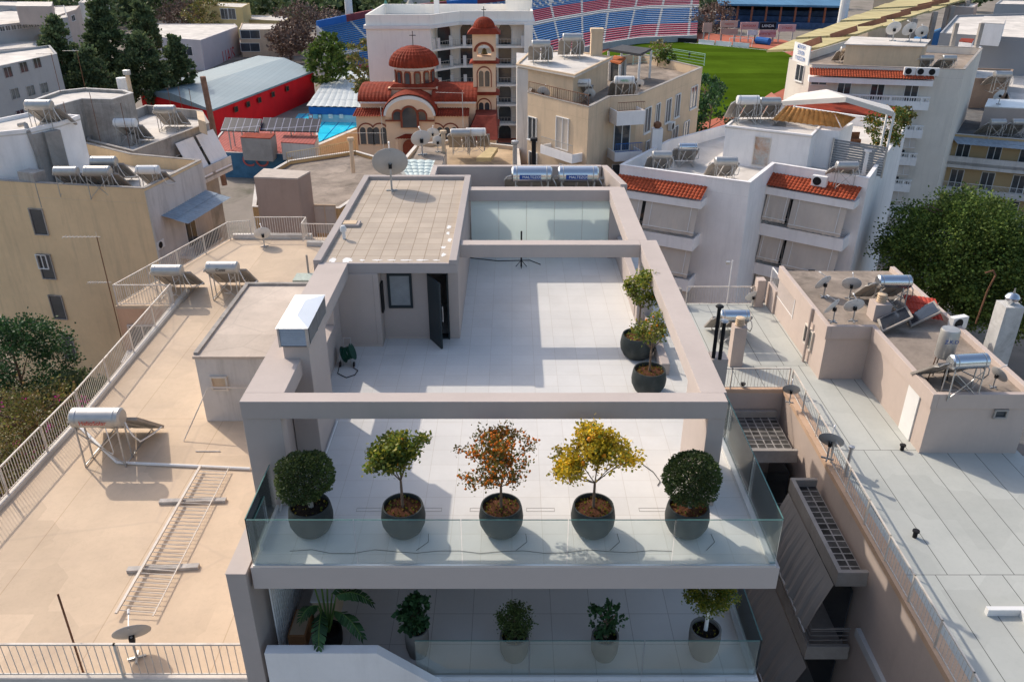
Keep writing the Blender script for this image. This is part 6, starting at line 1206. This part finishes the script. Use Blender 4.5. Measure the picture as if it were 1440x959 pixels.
# ================================================================ STADIUM
GRASS = mat('pitch_grass', (.072, .125, .010), 1, .25, .08, spec=0, tile=(95, 7.5, .0, (1, 1, 1), .30), bump=.1); TRACK = mat('track_red', (.42, .13, .08), .9, .12, .1)
g = MB(); g.prism([P2(x, y, -19.9) for x, y in ((700, 200), (1020, 205), (1165, 150), (1190, 80), (1100, 56), (985, 46), (900, 47), (820, 62), (760, 85), (700, 105))], -20.0, -19.96); struct('running_track', g, TRACK)
g = MB(); g.prism([P2(x, y, -19.9) for x, y in ((740, 178), (990, 172), (1060, 146), (1128, 112), (1124, 84), (1100, 72), (1000, 60), (910, 52), (862, 68), (790, 100))], -19.955, -19.93); struct('football_pitch', g, GRASS)
g = MB(); P_ = [P(x, y, -19.9) for x, y in ((862, 70), (908, 55), (1112, 74))]; g.bar((*P_[0][:2], -19.91), (*P_[1][:2], -19.91), .3, .01); g.bar((*P_[1][:2], -19.91), (*P_[2][:2], -19.91), .3, .01); struct('pitch_line', g, WHT)
g = MB(); g.prism([P2(x, y, -19.9) for x, y in ((1000, 190), (1040, 192), (1110, 150), (1085, 130))], -19.955, -19.92); struct('court', g, mat('pale_red_court', (.50, .20, .14), .9, .1, .2, tile=(4, 4, .1, (1.6, 1.6, 1.6), .05)))
ST = thing('stadium_stand', 'curved open stadium stand with red and blue seat rows', 'grandstand', P(800, 60, -20))
inn = [P(x, y, -18.5) for x, y in ((517, 112), (600, 104), (680, 96), (745, 88), (790, 75), (840, 62), (900, 53), (980, 50))]
out = [P(x, y, -9.5) for x, y in ((447, 40), (520, 24), (620, 11), (700, 3), (770, -8), (850, -17), (920, -21), (985, -22))]
SEATB = mat('blue_seats', (.035, .16, .38), .6, .3, 1.5); SEATR = mat('red_seats', (.40, .05, .09), .6, .3, 1.5); STEP = mat('stand_concrete', (.42, .42, .42), .9, .15, .5)
def stand_pt(s, t, z0=-18.5, z1=-9.5):
    s = s*(len(inn)-1); i = min(int(s), len(inn)-2); f = s-i
    a = [inn[i][k]*(1-f)+inn[i+1][k]*f for k in range(2)]; b = [out[i][k]*(1-f)+out[i+1][k]*f for k in range(2)]
    return (a[0]*(1-t)+b[0]*t, a[1]*(1-t)+b[1]*t, z0*(1-t)+z1*t)
rows, segs = 30, 160
for lower in (0, 1):
    pass
tiersB, tiersR, tiersS = MB(), MB(), MB()
for i in range(rows):
    for j in range(segs):
        t0, t1 = i/rows, (i+1)/rows; s0, s1 = j/segs, (j+1)/segs; fr_ = (i+.5)/rows; sc_f = (j+.5)/segs
        aisle = j % 13 == 0 or i in (14, 15)
        if sc_f < .42: red = fr_ < .28
        else: red = fr_ < .2 or (.52 < fr_ < .74)
        lett = (fr_ > .76 and .3 < sc_f < .62 and (j*3+i*2) % 9 < 3)
        mb = tiersS if (aisle or lett) else (tiersR if red else tiersB)
        a, b, c, d = stand_pt(s0, t0), stand_pt(s1, t0), stand_pt(s1, t1), stand_pt(s0, t1); z = c[2]; h = z-a[2]
        mb.face([(a[0], a[1], a[2]), (b[0], b[1], a[2]), (b[0], b[1], z), (a[0], a[1], z)])
        m0 = stand_pt(s0, t0+(t1-t0)*.6); m1 = stand_pt(s1, t0+(t1-t0)*.6)
        if mb is not tiersS: mb.face([(a[0], a[1], z), (b[0], b[1], z), (m1[0], m1[1], z-.05), (m0[0], m0[1], z-.05)]); tiersS.face([(m0[0], m0[1], z-.06), (m1[0], m1[1], z-.06), (c[0], c[1], z-.06), (d[0], d[1], z-.06)])
        else: mb.face([(a[0], a[1], z), (b[0], b[1], z), (c[0], c[1], z), (d[0], d[1], z)])
tiersB.build('blue_seating', SEATB, ST); tiersR.build('red_seating', SEATR, ST); tiersS.build('steps', STEP, ST)
fw = MB(); PAN = {}
for j in range(40):
    a, b = stand_pt(j/40, 1.0), stand_pt((j+1)/40, 1.0); a2, b2 = stand_pt(j/40, 1.03), stand_pt((j+1)/40, 1.03); m_ = PAN.setdefault(j//3, MB())
    m_.hexa([(a[0], a[1], -20), (b[0], b[1], -20), (b2[0], b2[1], -20), (a2[0], a2[1], -20)], [(a[0], a[1], -8), (b[0], b[1], -8), (b2[0], b2[1], -8), (a2[0], a2[1], -8)])
    a, b = stand_pt(j/40, -.01), stand_pt((j+1)/40, -.01); a2, b2 = stand_pt(j/40, -.03), stand_pt((j+1)/40, -.03); fw.hexa([(a2[0], a2[1], -20), (b2[0], b2[1], -20), (b[0], b[1], -20), (a[0], a[1], -20)], [(a2[0], a2[1], -18.2), (b2[0], b2[1], -18.2), (b[0], b[1], -18.2), (a[0], a[1], -18.2)])
for k_, m_ in PAN.items(): m_.build('rim_panel', mat('rim_red', (.22, .05, .06), .8, .2, .3) if k_ % 2 else BLUEP, ST)
fw.build('front_wall', STEP, ST)
a, b = stand_pt(0, 0), stand_pt(0, 1); q = MB(); q.hexa([(a[0]-.3, a[1]-.5, -20), (a[0], a[1], -20), (b[0], b[1], -20), (b[0]-.3, b[1]-.5, -20)], [(a[0]-.3, a[1]-.5, -18), (a[0], a[1], -18), (b[0], b[1], -9), (b[0]-.3, b[1]-.5, -9)]); q.build('end_wall', STEP, ST)
# far grandstand with blue roof
FS = thing('roofed_grandstand', 'far grandstand with a blue roof beyond the pitch', 'grandstand', P(1090, 45, -20)); a, b = P2(1006, 30, -18), P2(1190, 34, -18)
MB().wallbox(a, b, 0, 14, -20, -18).wallbox(a, b, 5, 14, -18, -16.5).wallbox(a, b, 9, 14, -16.5, -15).build('tiers', mat('faded_blue_seats', (.06, .11, .22), .8, .35, .8), FS); q = MB(); za = -13
dn = Vector((b[0]-a[0], b[1]-a[1])).normalized(); nr = Vector((-dn.y, dn.x)); q.hexa([(a[0], a[1], za), (b[0], b[1], za), (b[0]+nr.x*26, b[1]+nr.y*26, za+2), (a[0]+nr.x*26, a[1]+nr.y*26, za+2)], [(a[0], a[1], za+.6), (b[0], b[1], za+.6), (b[0]+nr.x*26, b[1]+nr.y*26, za+2.6), (a[0]+nr.x*26, a[1]+nr.y*26, za+2.6)]); q.build('roof', mat('blue_grey_roof', (.09, .22, .36), .6, .2, .1, tile=(1.5, 80, .1, (.7, .8, .9), .1)), FS)
for k in range(9): p = (a[0]+(b[0]-a[0])*(k+.5)/9+nr.x*2, a[1]+(b[1]-a[1])*(k+.5)/9+nr.y*2); MB().bar((*p, -20), (*p, za), .6).build('column', mat('rust_column', (.30, .12, .08), .9, .2, 1), FS)
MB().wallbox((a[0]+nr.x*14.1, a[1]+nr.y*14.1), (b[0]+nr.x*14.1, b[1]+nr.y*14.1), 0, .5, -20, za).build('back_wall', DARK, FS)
# advertising boards
BO = [(988, 1002, 33, 46, (.62, .38, .32), 'pinkish framed', ''), (1013, 1038, 30, 39, (.60, .40, .34), 'pink upper', 'MARTIN'), (1013, 1038, 41, 49, (.50, .33, .28), 'brownish lower', ''), (1041, 1067, 32, 42, (.62, .36, .34), 'pink and white', 'AUTOCAR'), (1051, 1066, 43, 50, (.7, .7, .72), 'small white', ''), (1068, 1092, 32, 42, (.02, .02, .03), 'black', 'LANDA'), (1067, 1092, 43, 53, (.65, .35, .36), 'rose', 'ΚΑΡΑΓΚΟΥΝ'), (1094, 1120, 35, 45, (.66, .40, .40), 'pale red', 'ΣΤΑΔΙΟ')]
for i, (x0, x1, y0, y1, c, w1, t) in enumerate(BO):
    Y = 262; a, b = PY(x0, y1, Y), PY(x1, y0, Y); r = thing('billboard', w1+' billboard standing beyond the pitch'+(' reading '+t if t else ''), 'billboard', (a[0], Y, -20), 'billboards beyond the pitch')
    if t and t != 'LANDA': r['label'] = w1+' billboard with writing, beyond the pitch'
    MB().box(a[0], b[0], Y, Y+.4, a[2], b[2]).build('board', mat('board_'+w1.replace(' ', '_'), c, .7, .15, .4), r); MB().box(a[0]+.4, a[0]+.7, Y+.45, Y+.8, -20, a[2]+1).build('leg', GALV, r); MB().box(b[0]-.7, b[0]-.4, Y+.45, Y+.8, -20, a[2]+1).build('leg', GALV, r)
    if t: text(t, (b[2]-a[2])*.55 if t == 'LANDA' else (b[2]-a[2])*.42, ((a[0]+b[0])/2, Y-.05, (a[2]+b[2])/2), (PI/2, 0, 0), WHT if t == 'LANDA' else REDL, r)
for i, (x0, y0, x1, y1, m_, t, lab) in enumerate(((905, 59, 927, 57, BLKT, '', 'black pitch-side hoarding nearest the curved stand'), (929, 58, 951, 59, WHT, 'ΛΑΡΙΣΑ', 'white pitch-side hoarding with writing, second from the curved stand'), (953, 60, 980, 61, BLKT, '', 'long black pitch-side hoarding in the middle'), (982, 62, 1004, 64, WHT, '', 'plain white pitch-side hoarding behind the goal'), (1006, 64, 1028, 66, WHT, '', 'white pitch-side hoarding right of the goal'), (1030, 66, 1053, 68, WHT, '', 'last white pitch-side hoarding towards the yellow canopy'),
        (758, 87, 790, 73, WHT, '', 'white hoarding along the foot of the curved stand'), (795, 72, 838, 60, BLUEP, '', 'blue hoarding along the foot of the curved stand'))):
    a, b = P(x0, y0, -19.95), P(x1, y1, -19.95); q = MB(); q.wallbox(a, b, 0, .2, -19.95, -18.7); r = tag(q.build('hoarding', m_), lab, 'hoarding', 'hoardings round the pitch')
    if t: text(t, 1.0, ((a[0]+b[0])/2, (a[1]+b[1])/2-.3, -19.3), (PI/2, 0, 0), BLKT, r)
def goal(lab, px0, px1, py):
    a, b = P(px0, py, -19.92), P(px1, py+1, -19.92); r = thing('goal', lab, 'goal', a); MB().bar(a, (a[0], a[1], -17.5), .14).bar(b, (b[0], b[1], -17.5), .14).bar((a[0], a[1], -17.5), (b[0], b[1], -17.5), .14).build('frame', WHT, r)
goal('white football goal at the far end of the pitch', 1025, 1057, 66)
q = MB(); a, b = P(1064, 57, -19), P(1082, 59, -19); q.tube(a, b, 1.0, 12); tag(q.build('rolled_mat', BLUEP), 'blue and white rolled mat lying beyond the pitch', 'mat')
# groundsman
def person(lab, x, y, z, top, h=1.75):
    r = thing('person', lab, 'person', (x, y, z)); s = h/1.75; V = [(0, 0, .95), (0, 0, 1.2), (0, 0, 1.42), (0, 0, 1.52), (0, 0, 1.66), (-.10, 0, .9), (-.13, -.05, .5), (-.14, 0, .06), (.10, 0, .9), (.14, .08, .5), (.16, .12, .06), (-.20, 0, 1.40), (-.27, .02, 1.12), (-.24, -.1, .88), (.20, 0, 1.40), (.27, .02, 1.12), (.24, -.1, .88), (-.14, -.12, .04), (.16, 0, .04)]
    Rr = [.15, .14, .14, .06, .10, .09, .065, .045, .09, .065, .045, .06, .045, .035, .06, .045, .035, .04, .04]; E = [(0, 1), (1, 2), (2, 3), (3, 4), (0, 5), (5, 6), (6, 7), (0, 8), (8, 9), (9, 10), (2, 11), (11, 12), (12, 13), (2, 14), (14, 15), (15, 16), (7, 17), (10, 18)]
    me = bpy.data.meshes.new('body'); me.from_pydata([(a*s, b*s, c*s) for a, b, c in V], E, []); ob = bpy.data.objects.new('body', me); COL.objects.link(ob); ob.parent = r; me.materials.append(top)
    sm = ob.modifiers.new('skin', 'SKIN'); 
    for i, v in enumerate(me.skin_vertices[0].data): v.radius = (Rr[i]*s, Rr[i]*s); v.use_root = i == 0
    ob.modifiers.new('sub', 'SUBSURF').levels = 1; return r
p = P(969, 83, -19.92); person('distant person in dark clothes standing on the pitch', p[0], p[1], -19.92, BLKT, 1.85)
# yellow canopy stand
YC = mat('yellow_sheet', (.52, .44, .22), .7, .15, .15, tile=(2.2, 60, .12, (.7, .66, .55), .12), stain=.3, staincol=(.35, .30, .2))
KS = thing('canopy_grandstand', 'long grandstand with a yellow sheet canopy on brown concrete frames', 'grandstand', P(1200, 60, -20))
La, Lb = Vector(P(1078, 74, -6.5)), Vector(P(1262, 2, -6.5)); Ra, Rb = Vector(P(1150, 84, -6.5)), Vector(P(1372, 4, -6.5))
N = 7
for k in range(N):
    f0, f1 = k/N, (k+1)/N; a, b = La.lerp(Lb, f0), La.lerp(Lb, f1-.01); c, d = Ra.lerp(Rb, f1-.01), Ra.lerp(Rb, f0); lift = Vector((0, 0, 2.2)); st_ = Vector((0, 0, .25*(k % 2)))
    q = MB(); q.hexa([a+st_, d+lift*.6+st_, c+lift*.6+st_, b+st_], [x+Vector((0, 0, .35))+st_ for x in (a, d+lift*.6, c+lift*.6, b)]); q.build('canopy_bay', YC, KS)
    q = MB(); w1 = (d-a).normalized(); q.bar(a.lerp(d, .6)+Vector((0, 0, 1.2)), d+lift+Vector((0, 0, .6)), .5, .9); q.build('canopy_beam', mat('brown_concrete_beam', (.30, .15, .10), .9, .3, .5), KS)
    q = MB(); q.bar(d+Vector((w1.x*1, w1.y*1, -14)), d+Vector((w1.x*1, w1.y*1, 1.6)), .9, .9); q.build('frame_column', CONC, KS)
q = MB(); a, b, c, d = La, Lb, Rb, Ra; q.hexa([(a.x, a.y, -20), (d.x, d.y, -20), (c.x, c.y, -20), (b.x, b.y, -20)], [(a.x, a.y, -18), (d.x, d.y, -10), (c.x, c.y, -10), (b.x, b.y, -18)]); q.build('tiers', SEATB, KS)
def mast(lab, px, py, r0, z1): p = P(px, py, -20); r = thing('floodlight_mast', lab, 'mast', p, 'stadium masts'); MB().tube(p, (p[0], p[1], z1), r0, 14, r0*.8).build('shaft', WHITEP, r); MB().tube(p, (p[0], p[1], -18), r0*1.3, 12).build('base', CONC, r)
mast('thick white mast leaning up beside the yellow canopy', 1172, 100, 1.1, 34); mast('white mast by the blue seats left of the ivory building', 497, 90, 1.0, 34)
# tents behind the stand
for px, py, m_, lab, s_ in ((577, 14, mat('cream_tent', (.55, .50, .42), .8, .2, .4), 'striped cream pointed tent beyond the stand', 7), (543, 16, mat('green_tent', (.18, .42, .32), .8, .1, 1), 'small green pointed tent beyond the stand', 4)):
    p = PY(px, py, 285); q = MB(); q.lathe([(s_, 0), (s_*.55, 1.6), (s_*.25, 4), (.1, 6.5)], 14, (p[0], 285, p[2]-3)); q.lathe([(s_*.96, -6), (s_*.96, 0)], 14, (p[0], 285, p[2]-3)); tag(q.build('tent', m_), lab, 'tent')
# ================================================================ TREES
def tree(lab, px, py, Y, rx, rz, m, n, ls, name='conifer', g='dark conifers left', clumps=120, trunk=BARK, shell=.35, ry=None, base=-20):
    c = PY(px, py, Y); r = thing(name, lab, 'tree', (c[0], Y, base), g); b = MB(); b.tube((c[0], Y, base), (c[0], Y, c[2]+rz*.5), max(.18, rx*.06), 8, rx*.02)
    for i in range(12):
        a = rnd(0, 2*PI); z = rnd(-.6, .5)*rz; b.tube((c[0], Y, c[2]+z), (c[0]+math.cos(a)*rx*.7, Y+math.sin(a)*rx*.7, c[2]+z+rx*.3), rx*.022, 5, rx*.008)
    b.build('trunk', trunk, r); f = MB(); blob_crown(f, c, rx, n, ls, clumps, shell, (1.15, 1.15*(ry or rx)/rx, rz/rx), .17 if name == 'conifer' else .21 if name == 'big_conifer' else .24, .72 if name == 'conifer' else 0); f.build('crown', m, r); return r
random.seed(50)
tree('broad dark conifer at the left end of the conifer group', 86, 84, 140, 3.9, 7.0, LEAFPINE, 14000, .5); tree('tallest dark conifer in the middle of the conifer group', 152, 66, 150, 4.6, 9.0, LEAFPINE, 22000, .5)
tree('pointed conifer rising behind the tallest one', 203, 42, 168, 3.4, 6.0, LEAFPINE, 10000, .5); tree('wide dark conifer right of the tallest one', 200, 94, 146, 5.0, 6.0, LEAFPINE, 18000, .5); tree('low dark conifer at the red hall end of the group', 250, 88, 150, 3.0, 4.6, LEAFPINE, 9000, .5); tree('low dense conifer in front of the tallest one', 128, 112, 136, 4.6, 4.6, LEAFPINE, 12000, .5)
tree('big sunlit conifer filling the right edge', 1345, 350, 56, 4.4, 4.2, LEAFPINEY, 52000, .20, 'big_conifer', None, 420, shell=.45); tree('lower bough-rich conifer at the foot of the big sunlit one', 1425, 405, 54, 4.2, 3.4, LEAFPINEY, 36000, .20, 'big_conifer', None, 260, shell=.4)
tree('dark ivy-like tree against the yellow-beige block', 22, 510, 42, 2.6, 3.4, LEAFDK, 14000, .17, 'garden_tree', 'garden trees left', 120); tree('dark bush at the foot of the yellow-beige block wall', 108, 560, 40, 1.9, 1.2, LEAFPINE, 6000, .2, 'garden_tree', 'garden trees left', 60); 
tree('big leafy shrub with magenta flowers behind the long railing', 38, 622, 36, 3.6, 2.8, LEAFBOUG, 20000, .15, 'bougainvillea', 'garden trees left', 140); tree('lower flowering shrub in the left corner behind the railing', -10, 690, 31, 3.2, 2.4, LEAFBOUG, 10000, .15, 'bougainvillea', 'garden trees left', 80)
c = PY(60, 615, 36); f = MB(); random.seed(9)
for i in range(60):
    a = Vector((rnd(-1, 1)*3.0, rnd(-1, .2)*3.4, rnd(-.6, 1)*2.6))
    if a.length > 3.6: continue
    for k in range(9): leaf(f, Vector(c)+a+Vector((rnd(-.25, .25), rnd(-.25, .25), rnd(-.2, .2))), .15)
for o in bpy.data.objects:
    if o.name == 'bougainvillea': tag(f.build('flowers', MAGENTA, o), None, None, kind='stuff')
tree('yellow-green tree by the near end of the curved stand', 462, 84, 172, 4.4, 4.6, LEAFPINEY, 2600, .8, 'leafy_tree', None, 50); tree('olive-green tree between pool hall and ivory building', 512, 100, 150, 2.8, 5.5, LEAFBOUG, 1800, .6, 'leafy_tree', None, 40)
tree('dark tree behind the beige block at the edge of the pitch', 998, 178, 98, 2.8, 5.0, LEAFDK, 3000, .4, 'leafy_tree', None, 50); tree('small tree beside the top balcony of the beige block', 992, 128, 104, 1.8, 2.0, LEAFDK, 1200, .35, 'leafy_tree', None, 30)
BAREL = leafmat('bare_twigs', [(.16, .11, .09), (.22, .15, .12), (.12, .09, .08)], .9, .0)
for px, py, Y, rx, lab in ((432, 38, 215, 7.5, 'bare brown tree in front of the left end of the curved stand'), (405, 52, 222, 5, 'smaller bare brown tree beside the school wing'), (1000, 30, 290, 7, 'brownish tree between the curved stand and the blue-roofed stand'), (255, 25, 300, 7, 'bare brownish tree left of the far yellow building'), (293, 22, 280, 6, 'pale yellow-green tree before the far yellow building')):
    tree(lab, px, py, Y, rx, rx*.9, BAREL if 'yellow-green' not in lab else LEAFBOUG, 2600, .7, 'bare_tree', 'bare trees', 70)
# far wood behind everything: reads as one mass
random.seed(77); f = MB()
for i in range(130):
    x = rnd(-230, 60) if i < 110 else rnd(60, 330); y = rnd(300, 430) if x < 0 else rnd(330, 450); r_ = rnd(5, 10); 
    blob_crown(f, (x, y, -17+r_*.4), r_, 420, 2.0, 22, .4, (1, 1, .9))
tag(f.build('distant_wood', LEAFPINE), 'far band of dark trees closing the view at the top', 'wood', kind='stuff')
# far town blocks at the top edge
random.seed(5)
for i, (px, py, w1, z, m_, lab) in enumerate(((-10, 8, 50, -8, GR1, 'far grey block cut by the top left corner'), (110, 4, 36, -10, OLDWHITE, 'far pale block behind the tallest conifer'), (560, -6, 60, -12, OLDWHITE, 'far pale block beyond the pointed tents'), (1230, -4, 60, -8, CREAM, 'far cream block beyond the blue roof'), (1330, 10, 40, -6, PINKY, 'far pinkish block beyond the yellow canopy'), (1400, 6, 50, -5, GR1, 'far grey block at the top right corner'))):
    bld('far_block', lab, 'building', [(px, py), (px+w1, py+1), (px+w1+6, py-5), (px+8, py-6)], z, m_, PALEROOF, .2)
for r in PROTOS:
    for ch in list(r.children_recursive): bpy.data.objects.remove(ch)
    bpy.data.objects.remove(r)
